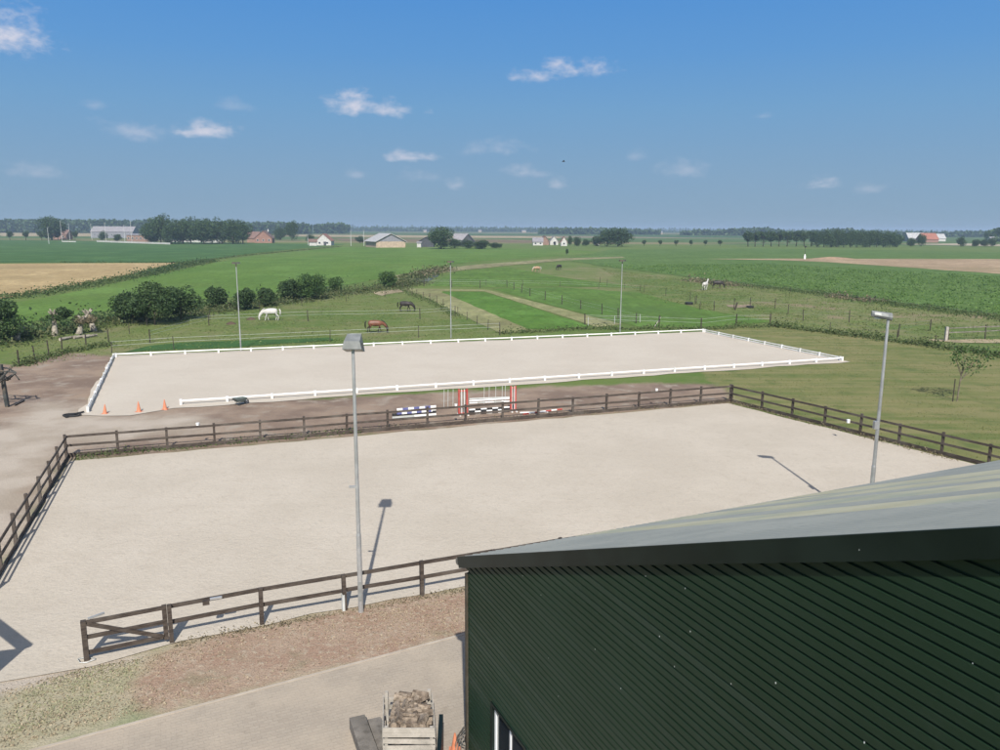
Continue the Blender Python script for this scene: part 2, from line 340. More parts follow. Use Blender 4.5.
mow = nnoise(nt, 1.0, 4, .55, stretch=(.07, .8, 1), rot=math.radians(-14)); lawn = ncol(nt, nmath(nt, 'MULTIPLY', nramp(nt, mow, .42, .6), .65), lawn, (.24, .215, .10))
lawn = ncol(nt, nmath(nt, 'MULTIPLY', nramp(nt, nnoise(nt, .6, 5), .5, .7), .5), lawn, (.075, .12, .032))
col = ncol(nt, zone('lawn', .2), col, lawn)
oliv = ncol(nt, nramp(nt, nnoise(nt, 1.3, 5, .65), .35, .65), (.40, .36, .255), (.32, .30, .195)); oliv = ncol(nt, nramp(nt, nnoise(nt, .5, 5), .52, .68), oliv, (.26, .275, .16))
col = ncol(nt, zone('olive'), col, oliv)
rust = ncol(nt, nramp(nt, nnoise(nt, .9, 6, .7), .38, .62), (.36, .27, .20), (.32, .22, .16)); rust = ncol(nt, nramp(nt, nf, .5, .68), rust, (.41, .345, .26))
rust = ncol(nt, nramp(nt, nnoise(nt, .35, 5), .56, .7), rust, (.235, .21, .135))
col = ncol(nt, zone('rust'), col, rust)
dirt = ncol(nt, nramp(nt, nnoise(nt, .22, 6, .6), .38, .62), (.31, .235, .175), (.205, .15, .115)); dirt = ncol(nt, nramp(nt, nnoise(nt, .7, 5), .52, .7), dirt, (.33, .28, .225))
col = ncol(nt, zone('dirt', .3), col, dirt)
sandy = ncol(nt, nramp(nt, nnoise(nt, .3, 5), .38, .64), (.46, .40, .33), (.36, .305, .24))
col = ncol(nt, zone('sandy', .4), col, sandy)
col = ncol(nt, nmath(nt, 'MULTIPLY', nramp(nt, nff, .45, .75), .55), col, (.05, .05, .03), 'MULTIPLY')
near = nmath(nt, 'ADD', nf, nmath(nt, 'MULTIPLY', nff, .6))
bs.inputs['Specular IOR Level'].default_value = .15
finish(nt, bs, col, .95, near, .05, .8); gm.materials.append(mt)
ground = bpy.data.objects.new('ground', gm); COL.objects.link(ground); tag(ground, kind='structure')

# ------------------------------------------------------------------ haze
hb = MB().box((0, 0, 14), (18400, 18400, 30)); hm = bpy.data.materials.new('air'); hm.use_nodes = True; hn = hm.node_tree
hn.nodes.remove(hn.nodes['Principled BSDF']); pv = hn.nodes.new('ShaderNodeVolumePrincipled'); pv.inputs['Color'].default_value = (.62, .80, 1, 1)
pv.inputs['Density'].default_value = 0.00026; pv.inputs['Anisotropy'].default_value = .1; hn.links.new(pv.outputs[0], hn.nodes['Material Output'].inputs['Volume'])
ho = bpy.data.objects.new('haze', tomesh('haze', hb, hm)); COL.objects.link(ho); tag(ho, kind='stuff')

# ------------------------------------------------------------------ sand, paving, water, fields
def sandmat(name, c1, c2, c3):
    mt, nt, bs = newmat(name)
    a = nnoise(nt, .2, 5, .6); b = nnoise(nt, 2.6, 5, .7); c = nnoise(nt, 14, 3, .7)
    col = ncol(nt, nramp(nt, a, .35, .65), c1, c2); col = ncol(nt, nmath(nt, 'MULTIPLY', nramp(nt, b, .5, .72), .55), col, c3)
    col = ncol(nt, nmath(nt, 'MULTIPLY', nramp(nt, c, .5, .75), .35), col, tuple(x*.6 for x in c3))
    drag = nnoise(nt, 1, 3, .5, stretch=(.12, 1.6, 1), rot=math.radians(-21)); col = ncol(nt, nmath(nt, 'MULTIPLY', nramp(nt, drag, .5, .7), .12), col, c3); col = ncol(nt, nmath(nt, 'MULTIPLY', nramp(nt, nnoise(nt, .9, 5, .7), .52, .7), .3), col, c3)
    b7 = nnoise(nt, 6.5, 3, .6); h = nmath(nt, 'ADD', b7, nmath(nt, 'ADD', nmath(nt, 'MULTIPLY', b, .8), nmath(nt, 'MULTIPLY', c, .5)))
    bs.inputs['Specular IOR Level'].default_value = .1; finish(nt, bs, col, .95, h, .030, .7); return mt
M['sand'] = sandmat('pale riding sand', (.442, .395, .325), (.482, .433, .36), (.392, .345, .28))
M['sand2'] = sandmat('pinkish riding sand', (.475, .425, .355), (.505, .457, .385), (.435, .388, .32))
A_c = at(70, 461); B_c = at(729, 403)
ub = (B_c-A_c).normalized(); lp = at(7, 560); ul = (lp-A_c).normalized(); rp = at(975, 465); ur = (rp-B_c).normalized()
G0 = at(86, 662); G1 = at(172, 643); fdir = (at(466, 585)-G1).normalized()
def cross2(p, a, q, b):
    t = ((q.x-p.x)*b.y-(q.y-p.y)*b.x)/(a.x*b.y-a.y*b.x); return p+a*t
F_r = cross2(G1, fdir, B_c, ur)
sheet('riding_arena_sand', [(p.x, p.y) for p in (A_c+ul*.1, B_c+Vector((-.1, -.2, 0)), F_r, G1+Vector((.2, .05, 0)), G0+Vector((.3, -.25, 0)), at(0, 683), at(-110, 700), A_c+ul*19)], M['sand'], .030, 1.2, .12, world=True)
wA, wB, wC, wD, wE = at(88, 413), at(116, 356.5), at(703, 332), at(841, 361.5), at(181, 405)
sheet('dressage_arena_sand', [(p.x, p.y) for p in (wA+Vector((-.3, -.6, 0)), wB+Vector((-.3, .3, 0)), wC+Vector((.2, .3, 0)), wD+Vector((.7, -.3, 0)), wE+Vector((0, -1.0, 0)), at(130, 416))], M['sand2'], .034, 1.5, .22, world=True)
def paving():
    mt, nt, bs = newmat('clinker paving'); t = nt.nodes.new('ShaderNodeTexCoord'); mpn = nt.nodes.new('ShaderNodeMapping'); mpn.inputs['Rotation'].default_value = (0, 0, math.radians(-24)); nt.links.new(t.outputs['Object'], mpn.inputs[0])
    br = nt.nodes.new('ShaderNodeTexBrick'); br.inputs['Scale'].default_value = 1; br.inputs['Brick Width'].default_value = .22; br.inputs['Row Height'].default_value = .11; br.inputs['Mortar Size'].default_value = .009
    br.inputs['Color1'].default_value = (.355, .308, .248, 1); br.inputs['Color2'].default_value = (.325, .28, .226, 1); br.inputs['Mortar'].default_value = (.32, .276, .22, 1); nt.links.new(mpn.outputs[0], br.inputs['Vector'])
    col = ncol(nt, nmath(nt, 'MULTIPLY', nramp(nt, nnoise(nt, .5, 6, .65), .38, .66), .75), br.outputs['Color'], (.41, .35, .275)); col = ncol(nt, nmath(nt, 'MULTIPLY', nramp(nt, nnoise(nt, 1.8, 5, .7), .56, .7), .5), col, (.27, .23, .18))
    col = ncol(nt, nmath(nt, 'MULTIPLY', nramp(nt, nnoise(nt, 16, 3, .7), .5, .75), .4), col, (.25, .22, .18))
    bs.inputs['Specular IOR Level'].default_value = .2; finish(nt, bs, col, .9, nmath(nt, 'ADD', br.outputs['Fac'], nnoise(nt, 12, 4)), .008, .6); return mt
M['paving'] = paving()
K0, K1 = at(-60, 776), at(600, 598)
kd = (K1-K0).normalized(); kn = Vector((kd.y, -kd.x, 0))
sheet('yard_paving', [(p.x, p.y) for p in (K0, K1, K1+kn*16, K0+kn*16)], M['paving'], .018, 1.5, .05, world=True)
kb = MB(); kb.beam(K0+Vector((0, 0, .0)), K1, .08, .06); kob = single('kerb', kb, mottled('concrete kerb', (.38, .33, .27), (.43, .38, .31), 2, .9, (.34, .29, .23), .7, .005), None, None, kind='structure')
def field(name, pts, c1, c2, z, scale=.15, c3=None, scale2=.03, stretch=None, rot=0, amp=.4, step=6, bump=.15, fine=1.2):
    mt, nt, bs = newmat(name+' surface'); a = nnoise(nt, scale, 5, .6, stretch=stretch, rot=rot); col = ncol(nt, nramp(nt, a, .36, .64), c1, c2)
    if c3: col = ncol(nt, nramp(nt, nnoise(nt, scale2, 5, .6), .46, .66), col, c3)
    st = nnoise(nt, .06, 6, .7); col = ncol(nt, nmath(nt, 'MULTIPLY', nramp(nt, st, .46, .66), .55), col, tuple(min(1, x*1.55+.02) for x in c1)); st2 = nnoise(nt, .5, 5, .7, stretch=stretch or (1, .2, 1), rot=rot); col = ncol(nt, nmath(nt, 'MULTIPLY', nramp(nt, st2, .44, .64), .55), col, tuple(x*.62 for x in c2))
    f = nnoise(nt, fine, 4, .75); col = ncol(nt, nmath(nt, 'MULTIPLY', nramp(nt, f, .4, .75), .6), col, tuple(x*.4 for x in c1)); bs.inputs['Specular IOR Level'].default_value = .15
    finish(nt, bs, col, .95, f, bump, .8); return sheet(name, pts, mt, z, step, amp)
field('stubble_field', [(-200, 264.5), (0, 264), (60, 263.5), (176, 263), (150, 270), (100, 281), (50, 291), (0, 299), (-200, 334)], (.43, .325, .165), (.36, .265, .13), .06, .12, (.27, .21, .10), .03, (3, .6, 1), math.radians(-75), .7)
field('green_crop_field', [(-200, 238.5), (60, 240.5), (345, 244.5), (275, 251), (225, 257), (196, 262), (176, 262.4), (60, 262.6), (-200, 263.5)], (.060, .125, .034), (.074, .145, .040), .06, .03, (.05, .12, .035), .01, amp=.6)
field('meadow', [(-200, 345), (0, 305), (50, 297), (100, 287), (152, 275), (200, 265.5), (250, 256.5), (340, 247.2), (440, 247.5), (560, 249.5), (610, 252.5), (560, 256), (470, 262), (430, 268), (395, 276), (330, 288), (200, 300), (100, 312), (0, 326), (-200, 366)],
      (.092, .170, .030), (.118, .200, .038), .05, .02, (.15, .205, .055), .008, (2.6, .35, 1), math.radians(-62))
field('beet_field', [(612, 249.5), (760, 248.5), (880, 250), (1100, 254), (1400, 258), (1400, 380), (1000, 315), (860, 298), (780, 288), (690, 277.5), (600, 266), (560, 259), (590, 254)], (.082, .146, .034), (.110, .182, .044), .07, .18, (.11, .17, .05), .03, (3.2, .3, 1), math.radians(-10), amp=.6, fine=.9, bump=.3)
field('tilled_field', [(705, 259.2), (780, 258.8), (1000, 259.3), (1400, 260), (1400, 300), (1000, 274.2), (900, 267.3), (830, 262.5), (780, 260.4)], (.38, .28, .18), (.33, .245, .15), .10, .1, (.29, .23, .13), .02, (2, .5, 1), 0, amp=1)
field('canal_path', [(392, 276), (430, 270), (480, 264.5), (560, 258.5), (622, 256.8), (625, 258), (566, 260.6), (500, 266.4), (440, 273), (402, 281)], (.26, .24, .13), (.20, .20, .10), .075, .4, amp=.5)
field('mown_strip', [(400, 289.5), (442, 291.2), (536, 331.5), (500, 333.5), (418, 294)], (.255, .25, .12), (.225, .24, .10), .035, .5, (.2, .19, .09), .1, amp=.15, step=4)
field('mown_headland', [(402, 288.3), (487, 289.8), (622, 324.5), (597, 327.5), (485, 291.6), (440, 291.2), (410, 290.2)], (.255, .25, .12), (.225, .24, .10), .039, .5, (.2, .19, .09), .1, amp=.12, step=4)
field('lush_strip', [(441, 291.9), (484, 292), (590, 326.5), (560, 329), (528, 329.3)], (.080, .170, .026), (.100, .190, .032), .043, .3, amp=.15, step=3)
field('lush_paddock', [(492, 288.8), (560, 287.5), (640, 293), (700, 309), (775, 322), (700, 328), (640, 327), (580, 313)], (.086, .165, .028), (.112, .188, .038), .031, .2, (.085, .155, .036), .05, amp=.3)
field('green_pasture', [(428, 286), (455, 272), (505, 267), (560, 277), (645, 288), (560, 286.5), (490, 287.5)], (.088, .164, .028), (.110, .18, .036), .031, .1, amp=.4)
field('far_crop', [(330, 238.4), (460, 239.4), (560, 240.4), (560, 243), (440, 242), (345, 241)], (.17, .13, .08), (.20, .16, .09), .1, .02, amp=2, step=30)
for a in ([(285, 234.6), (480, 236), (560, 236.8), (560, 238.4), (440, 237.6), (300, 236.4)], [(0, 232.5), (110, 233), (110, 236.5), (0, 236.3)]):
    field('grain_field', a, (.40, .33, .20), (.34, .28, .17), .12, .01, amp=3, step=40)
field('far_grain_field', [(900, 244.5), (1100, 248), (1100, 246.8), (960, 243.4)], (.42, .37, .27), (.36, .31, .22), .12, .01, amp=2, step=40)
mt, nt, bs = newmat('ditch water'); bs.inputs['Base Color'].default_value = (.03, .05, .045, 1); bs.inputs['Roughness'].default_value = .08
bp = nt.nodes.new('ShaderNodeBump'); bp.inputs['Distance'].default_value = .02; nt.links.new(nnoise(nt, 1.5, 3), bp.inputs['Height']); nt.links.new(bp.outputs[0], bs.inputs['Normal'])
sheet('ditch_water', [(404, 283.5), (414, 279), (428, 274.6), (440, 273.4), (437, 277), (428, 281.5), (416, 284.5)], mt, .055, 2, .3)
field('long_grass_patch', [(124, 352.6), (150, 346), (180, 343), (235, 341), (330, 338), (335, 340.5), (240, 347)], (.045, .11, .030), (.06, .13, .036), .033, .6, amp=.2, step=1.5)
# heap of tilled soil
hp = MB(); c = at(833, 259.2)
for r in range(7):
    for k in range(24):
        t = k/24*2*math.pi; rr_ = 1-r/6; hp.v.append((c.x+rr_*9*math.cos(t)*random.uniform(.92, 1.06), c.y+rr_*5*math.sin(t), .1+.8*(1-rr_**1.6)*random.uniform(.9, 1.05)))
for r in range(6):
    for k in range(24): hp.f.append((r*24+k, r*24+(k+1) % 24, (r+1)*24+(k+1) % 24, (r+1)*24+k)); hp.mi.append(0)
single('soil_heap', hp, mottled('dry soil', (.36, .25, .16), (.28, .19, .12), .5, .95, None, 1, .2), None, None, kind='structure')

# ------------------------------------------------------------------ green barn (near right)
Z_E = 4.7; SL = .425; WALL_L = 24.0; RIDGE = 12.0; DEPTH = 46.0
C0 = at(467, 558, Z_E); C0.z = 0
sdirn = Vector((math.sin(math.radians(24.4)), -math.cos(math.radians(24.4)), 0)); tdirn = Vector((-sdirn.y, sdirn.x, 0))
def bw(s, t, z): return C0+sdirn*s+tdirn*t+Vector((0, 0, z))
def onplane(x, y):                                                 # wall plane coordinates of a line of sight
    r = ray(x, y); n = tdirn; o = Vector((0, 0, H)); t = (C0-o).dot(n)/r.dot(n); p = o+r*t; return (p-C0).dot(sdirn), p.z
def roofz(s): return Z_E+SL*(s if s <= RIDGE else 2*RIDGE-s)
barn = thing('green_barn', 'dark green ribbed metal barn with grey corrugated roof in the near right corner', 'barn', tuple(C0))
ws0, wz1 = onplane(494, 704.5); ws1 = onplane(527, 750)[0]; wz0 = wz1-1.15
mt, nt, bs = newmat('green profiled cladding')
a = nnoise(nt, .35, 5, .6, stretch=(1, 1, .5)); col = ncol(nt, nramp(nt, a, .35, .65), (.010, .027, .013), (.014, .034, .018)); ge = nt.nodes.new('ShaderNodeNewGeometry'); col = ncol(nt, nmath(nt, 'MULTIPLY', nramp(nt, ge.outputs['Random Per Island'], .72, 1.0), .55), col, (.028, .046, .032)); col = ncol(nt, nmath(nt, 'MULTIPLY', nramp(nt, nnoise(nt, 2.5, 6, .7), .5, .75), .35), col, (.024, .038, .027))
finish(nt, bs, col, .5, nnoise(nt, 1.2, 3), .004); bs.inputs['Specular IOR Level'].default_value = .3
M['cladding'] = mt
wall = MB(); z = .02; pit = .114; OUT = .024
def strip(s0, s1, z, zt):
    if s1-s0 < .02: return
    prof = [(.0, z), (-OUT, z+.006), (-OUT, z+pit-.026), (0, z+pit-.018), (0, z+pit)]
    vs = [];
    for t, zz in prof:
        for s in (s0, s1):
            vs.append(bw(s, t, min(zz, zt)))
    wall.add(vs, [(2*i, 2*i+1, 2*i+3, 2*i+2) for i in range(4)])
SB = .10
while z < roofz(RIDGE)-.1:
    lo = SB if z < Z_E-.25 else SB+(z-(Z_E-.125))/SL; hi = WALL_L-lo
    if wz0-.02 < z+pit/2 < wz1: strip(lo, ws0, z, 99); strip(ws1, hi, z, 99)
    else: strip(lo, hi, z, 99)
    z += pit
part(barn, 'gable_wall', wall, M['cladding'])
body = MB()                                                         # long side walls and rear gable
for s in (SB, WALL_L-SB):
    body.add([bw(s, .01, 0), bw(s, DEPTH-.1, 0), bw(s, DEPTH-.1, Z_E-.12), bw(s, .01, Z_E-.12)], [(0, 1, 2, 3)])
body.add([bw(SB, DEPTH-.1, 0), bw(WALL_L-SB, DEPTH-.1, 0), bw(WALL_L-SB, DEPTH-.1, Z_E-.12), bw(RIDGE, DEPTH-.1, roofz(RIDGE)-.12), bw(SB, DEPTH-.1, Z_E-.12)], [(0, 1, 2, 3, 4)])
part(barn, 'side_wall', body, M['cladding'])
# corrugated roof, ribs running down the slope, some sheets translucent yellow
mt, nt, bs = newmat('grey fibre cement sheet')
a = nnoise(nt, .5, 5, .6); col = ncol(nt, nramp(nt, a, .36, .64), (.285, .30, .27), (.345, .355, .315)); col = ncol(nt, nmath(nt, 'MULTIPLY', nramp(nt, nnoise(nt, 2.5, 6, .7), .5, .7), .5), col, (.24, .26, .235))
finish(nt, bs, col, .75, nnoise(nt, 6, 4), .003); bs.inputs['Specular IOR Level'].default_value = .35; M['roof_sheet'] = mt
M['translucent'] = mottled('yellowed translucent sheet', (.42, .40, .27), (.48, .46, .33), 1.2, .6, (.34, .36, .28), .5, 0)
def roof_t(x, y):
    r = ray(x, y); n = tdirn.cross(Vector((sdirn.x, sdirn.y, SL))).normalized(); o = Vector((0, 0, H)); p0 = bw(0, 0, Z_E); t = (p0-o).dot(n)/r.dot(n); return (o+r*t-p0).dot(tdirn)
bands = []
for (ya, yb) in ((501.5, 496.5), (489.5, 484.5), (480.2, 477.6), (475, 472.4)):
    bands.append((roof_t(1000, ya+.8), roof_t(1000, yb-.8)))
rf = MB(); pitch = .177; nseg = 6; tcur = -.06; cols = []
while tcur < DEPTH: cols.append(tcur); tcur += pitch/nseg
def rz(t): return .026*math.sin(2*math.pi*t/pitch)
ys = [-.18, 3.0, 6.0, 9.0, RIDGE]
for side in (0, 1):
    base = len(rf.v)
    for s in ys:
        for j, t in enumerate(cols):
            ss = s if side == 0 else 2*RIDGE-s
            lap = .0
            rf.v.append(tuple(bw(ss, t, Z_E+SL*s+.03+rz(t))))
    n = len(cols)
    for i in range(len(ys)-1):
        for j in range(n-1):
            tm = (cols[j]+cols[j+1])/2; yel = any(a <= tm <= b for a, b in bands) and side == 0
            rf.f.append((base+i*n+j, base+i*n+j+1, base+(i+1)*n+j+1, base+(i+1)*n+j)); rf.mi.append(1 if yel else 0)
ro = part(barn, 'roof', rf, [M['roof_sheet'], M['translucent']], smooth=True)
rt = MB(); rt.tube([bw(RIDGE, -.1, roofz(RIDGE)+.05), bw(RIDGE, DEPTH, roofz(RIDGE)+.05)], .14, 8); part(ro, 'ridge_cap', rt, M['roof_sheet'])
tr = MB()
up = Vector((0, 0, 1))
for a, b in (((-.16), RIDGE), (2*RIDGE+.16, RIDGE)):
    za, zb = Z_E+SL*(-.16), roofz(RIDGE)
    p, q = bw(a, -.115, za-.07), bw(b, -.115, zb-.07)
    tr.beam(p, q, .05, .235)
part(barn, 'verge_trim', tr, M['green_trim'])
ct = MB(); ct.box(tuple(bw(SB-.03, -.03, 2.2)), (.07, .07, 4.4), math.atan2(sdirn.y, sdirn.x)); part(barn, 'corner_trim', ct, mottled('brown corner trim', (.05, .042, .03), (.07, .06, .045), 3, .6, None, 1, 0))
gt = MB(); gt.tube([bw(-.22, -.14, Z_E-.14), bw(-.22, DEPTH, Z_E-.14)], .075, 10)
part(barn, 'gutter', gt, M['old_wood'])
dp = MB(); dp.tube([bw(-.02, .4, Z_E-.2), bw(-.02, .4, 0)], .045, 8); dp.box(tuple(bw(-.03, .4, 2.9)), (.14, .14, .06)); part(barn, 'downpipe', dp, M['dark_metal'])
wf = MB()
def wbeam(s0, s1, z0, z1, t0, t1, mbx):
    vs = [bw(s, t, z) for s in (s0, s1) for t in (t0, t1) for z in (z0, z1)]
    mbx.add(vs, [(0, 1, 3, 2), (4, 6, 7, 5), (0, 4, 5, 1), (2, 3, 7, 6), (0, 2, 6, 4), (1, 5, 7, 3)])
rv = MB()
wbeam(ws0-.05, ws0+.03, wz0-.03, wz1+.05, -.055, .12, rv); wbeam(ws1-.03, ws1+.05, wz0-.03, wz1+.05, -.055, .12, rv); wbeam(ws0+.03, ws1-.03, wz1, wz1+.05, -.055, .12, rv)
part(barn, 'window_surround', rv, M['green_trim'])
wbeam(ws0+.032, ws0+.10, wz0, wz1, .0, .07, wf); wbeam(ws1-.10, ws1-.032, wz0, wz1, .0, .07, wf); wbeam(ws0+.10, ws1-.10, wz1-.07, wz1-.002, .0, .07, wf)
wbeam(ws0+.10, ws1-.10, wz0, wz0+.07, -.04, .07, wf); mid = ws0+(ws1-ws0)*.5; wbeam(mid-.025, mid+.025, wz0+.07, wz1-.07, .01, .06, wf)
wo = part(barn, 'window', wf, M['white_frame'])
gl = MB(); wbeam(ws0+.1, ws1-.1, wz0+.07, wz1-.07, .03, .035, gl); part(wo, 'pane', gl, M['window_glass'])
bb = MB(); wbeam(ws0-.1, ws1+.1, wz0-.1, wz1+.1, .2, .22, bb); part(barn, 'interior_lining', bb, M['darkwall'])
# small pale flecks on the cladding
fl = MB()
for (x, y) in ((527, 575), (545.5, 594), (651, 575), (691, 587), (665, 635), (600, 648), (553, 657), (626, 687), (680, 665), (737, 682), (782, 681), (874.5, 546.5), (980, 661), (871, 740), (563, 695), (696, 630)):
    s, z = onplane(x, y); k = random.uniform(.004, .009)
    vs = [bw(s+k*math.cos(t)*random.uniform(.6, 1.2), -OUT-.06-(.1 if y < 555 else 0), z+k*1.6*math.sin(t)) for t in np.linspace(0, 5.2, 6)]; fl.add(vs, [tuple(range(6))])
tag(part(barn, 'bird_droppings', fl, M['white_pvc']), kind='stuff')

# ------------------------------------------------------------------ brown arena fence, four sides, and its gate
FH = 1.15
def rail_fence(label, posts, rail_h=(1.07, .60), kick=True, name='wooden_fence', hgt=FH, side=1, first=True, weath=None):
    t = thing(name, label, 'fence', tuple(posts[0]), group='dark wooden fences round the riding arena')
    mt = M['fence_wood']
    for i, p in enumerate(posts):
        b = MB(); h = hgt+random.uniform(-.02, .05); lean = Vector((random.uniform(-.02, .02), random.uniform(-.02, .02), 0))
        b.beam(p-Vector((0, 0, .05)), p+lean+Vector((0, 0, h)), .115, .115, up=(posts[1]-posts[0]).normalized()); part(t, 'post', b, mt)
    d = (posts[1]-posts[0]).normalized(); nrm = Vector((d.y, -d.x, 0))*side
    for h in rail_h:
        for i in range(len(posts)-1):
            e = Vector((0, 0, h+random.uniform(-.012, .012))); e2 = Vector((0, 0, h+random.uniform(-.012, .012))); b = MB(); b.beam(posts[i]+nrm*.086+e-d*.0, posts[i+1]+nrm*.086+e2-d*.006, .04, .115); part(t, 'rail', b, mt)
    if kick:
        b = MB(); b.beam(posts[0]+nrm*.09+Vector((0, 0, .10)), posts[-1]+nrm*.09+Vector((0, 0, .10)), .04, .22); part(t, 'kickboard', b, mt)
    return t
def spaced(p, q, n): return [p+(q-p)*(i/n) for i in range(n+1)]
bA, bB_ = at(67, 457), at(730, 401.5)
back = spaced(bA, bB_, 17)
rail_fence('dark brown two rail fence along the far edge of the riding arena', back, side=1)
r_dir = (at(975, 463)-bB_).normalized(); rpost = [bB_+r_dir*(2.34*i+.35) for i in range(1, 9)]
rail_fence('dark brown two rail fence running down the lawn side of the riding arena', [bB_+r_dir*.12]+rpost, side=1)
l_dir = (at(7, 560)-bA).normalized(); lpost = [bA+l_dir*(2.34*i) for i in range(1, 8)]
rail_fence('dark brown two rail fence on the left side of the riding arena by the dirt', [bA+l_dir*.15]+lpost, side=-1)
fp = [at(172, 643), at(262, 625), at(347, 610), at(422, 596)]
sp_ = (fp[3]-fp[1]).length/2; fd = (fp[3]-fp[1]).normalized(); fp = [at(172, 643)]+[fp[1]+fd*(sp_*i) for i in range(0, 12)]
fp = [p for p in fp if p.x < F_r.x-.5]
ff = rail_fence('dark brown two rail fence with a gate, beside the dry verge and the yard', fp, side=-1, kick=False, hgt=1.16)
# sleeve at the foot of one post, plate and catch on the top rail
b = MB(); b.box(tuple(fp[2]-fd*.05+Vector((0, 0, .26))), (.075, .15, .52), math.atan2(fd.y, fd.x)); part(ff, 'post_sleeve', b, M['tape'])
c1 = at(216, 599.5, 1.09); b = MB(); b.beam(c1-fd*.16+Vector((0, 0, .045)), c1+fd*.16+Vector((0, 0, .045)), .07, .05); part(ff, 'plate', b, M['galv'])
c1 = at(206, 602.5, 1.05); b = MB(); b.beam(c1-fd*.09, c1+fd*.09, .11, .12); part(ff, 'catch', b, M['fence_wood'])
gt_ = thing('wooden_gate', 'dark wooden gate with a diagonal brace standing at the arena entrance', 'gate', tuple(at(87, 661)))
g0, g1 = at(87, 661), at(167, 644.3); gd = (g1-g0).normalized()
b = MB(); b.beam(g0, g0+Vector((0, 0, 1.16)), .13, .13, up=gd); part(gt_, 'stile', b, M['fence_wood'])
b = MB(); b.beam(g1+Vector((0, 0, .16)), g1+Vector((0, 0, 1.17)), .10, .12, up=gd); part(gt_, 'stile', b, M['fence_wood'])
for h in (1.10, .68, .24):
    b = MB(); b.beam(g0+gd*.06+Vector((0, 0, h)), g1-gd*.06+Vector((0, 0, h)), .05, .11); part(gt_, 'rail', b, M['fence_wood'])
b = MB(); b.beam(g0+gd*.1+Vector((.02, -.06, 1.08)), g1-gd*.06+Vector((.02, -.06, .28)), .04, .11); part(gt_, 'brace', b, M['fence_wood'])
b = MB(); b.beam(g0+gd*.12+Vector((0, 0, 1.19)), g0+gd*.46+Vector((0, .12, 1.22)), .05, .05); part(gt_, 'latch', b, M['galv'])
rp_ = MB(); rp_.tube([g0+Vector((math.cos(t)*(.20+.05*math.sin(3*t)), math.sin(t)*.13-.05, .06)) for t in np.linspace(0, 11, 40)], .014, 6); single('rope', rp_, M['tape'], 'pale rope lying in a loop at the foot of the gate post', 'rope')

# ------------------------------------------------------------------ white dressage fence
wl = MB
def pvc_fence(label, p, q, n, rails=(.31,), posth=.36, cap=True):
    t = thing('low_white_fence', label, 'low fence', tuple(p), group='low white fences round the dressage arena')
    ps = spaced(p, q, n); d = (q-p).normalized(); nr = Vector((d.y, -d.x, 0))
    for x in ps:
        b = MB(); b.box((x.x, x.y, posth/2), (.14, .14, posth), math.atan2(d.y, d.x)); b.box((x.x, x.y, posth+.012), (.17, .17, .024), math.atan2(d.y, d.x)); part(t, 'post', b, M['white_pvc'])
    for h in rails:
        for i in range(n):
            b = MB(); sag = random.uniform(-.012, .012); b.beam(ps[i]+d*.07+Vector((0, 0, h)), ps[i+1]-d*.07+Vector((0, 0, h+sag)), .045, .10); part(t, 'rail', b, M['white_pvc'])
    return t
fe = at(842, 361)
pvc_fence('low white rail fence along the near long side of the dressage arena', at(181, 405), fe, 19, rails=(.29,))
pvc_fence('low white rail fence along the far long side of the dressage arena', at(116, 357.5), at(703, 332.3), 21, rails=(.31,))
pvc_fence('low white rail fence on the right end of the dressage arena by the lawn', at(703, 332.3)+Vector((.15, -.2, 0)), fe+Vector((-.1, .2, 0)), 8, rails=(.31, .12))
pvc_fence('low white rail fence on the left end of the dressage arena by the dirt', at(116, 357.5)+Vector((-.1, -.2, 0)), at(88, 412.5), 9, rails=(.31, .14))

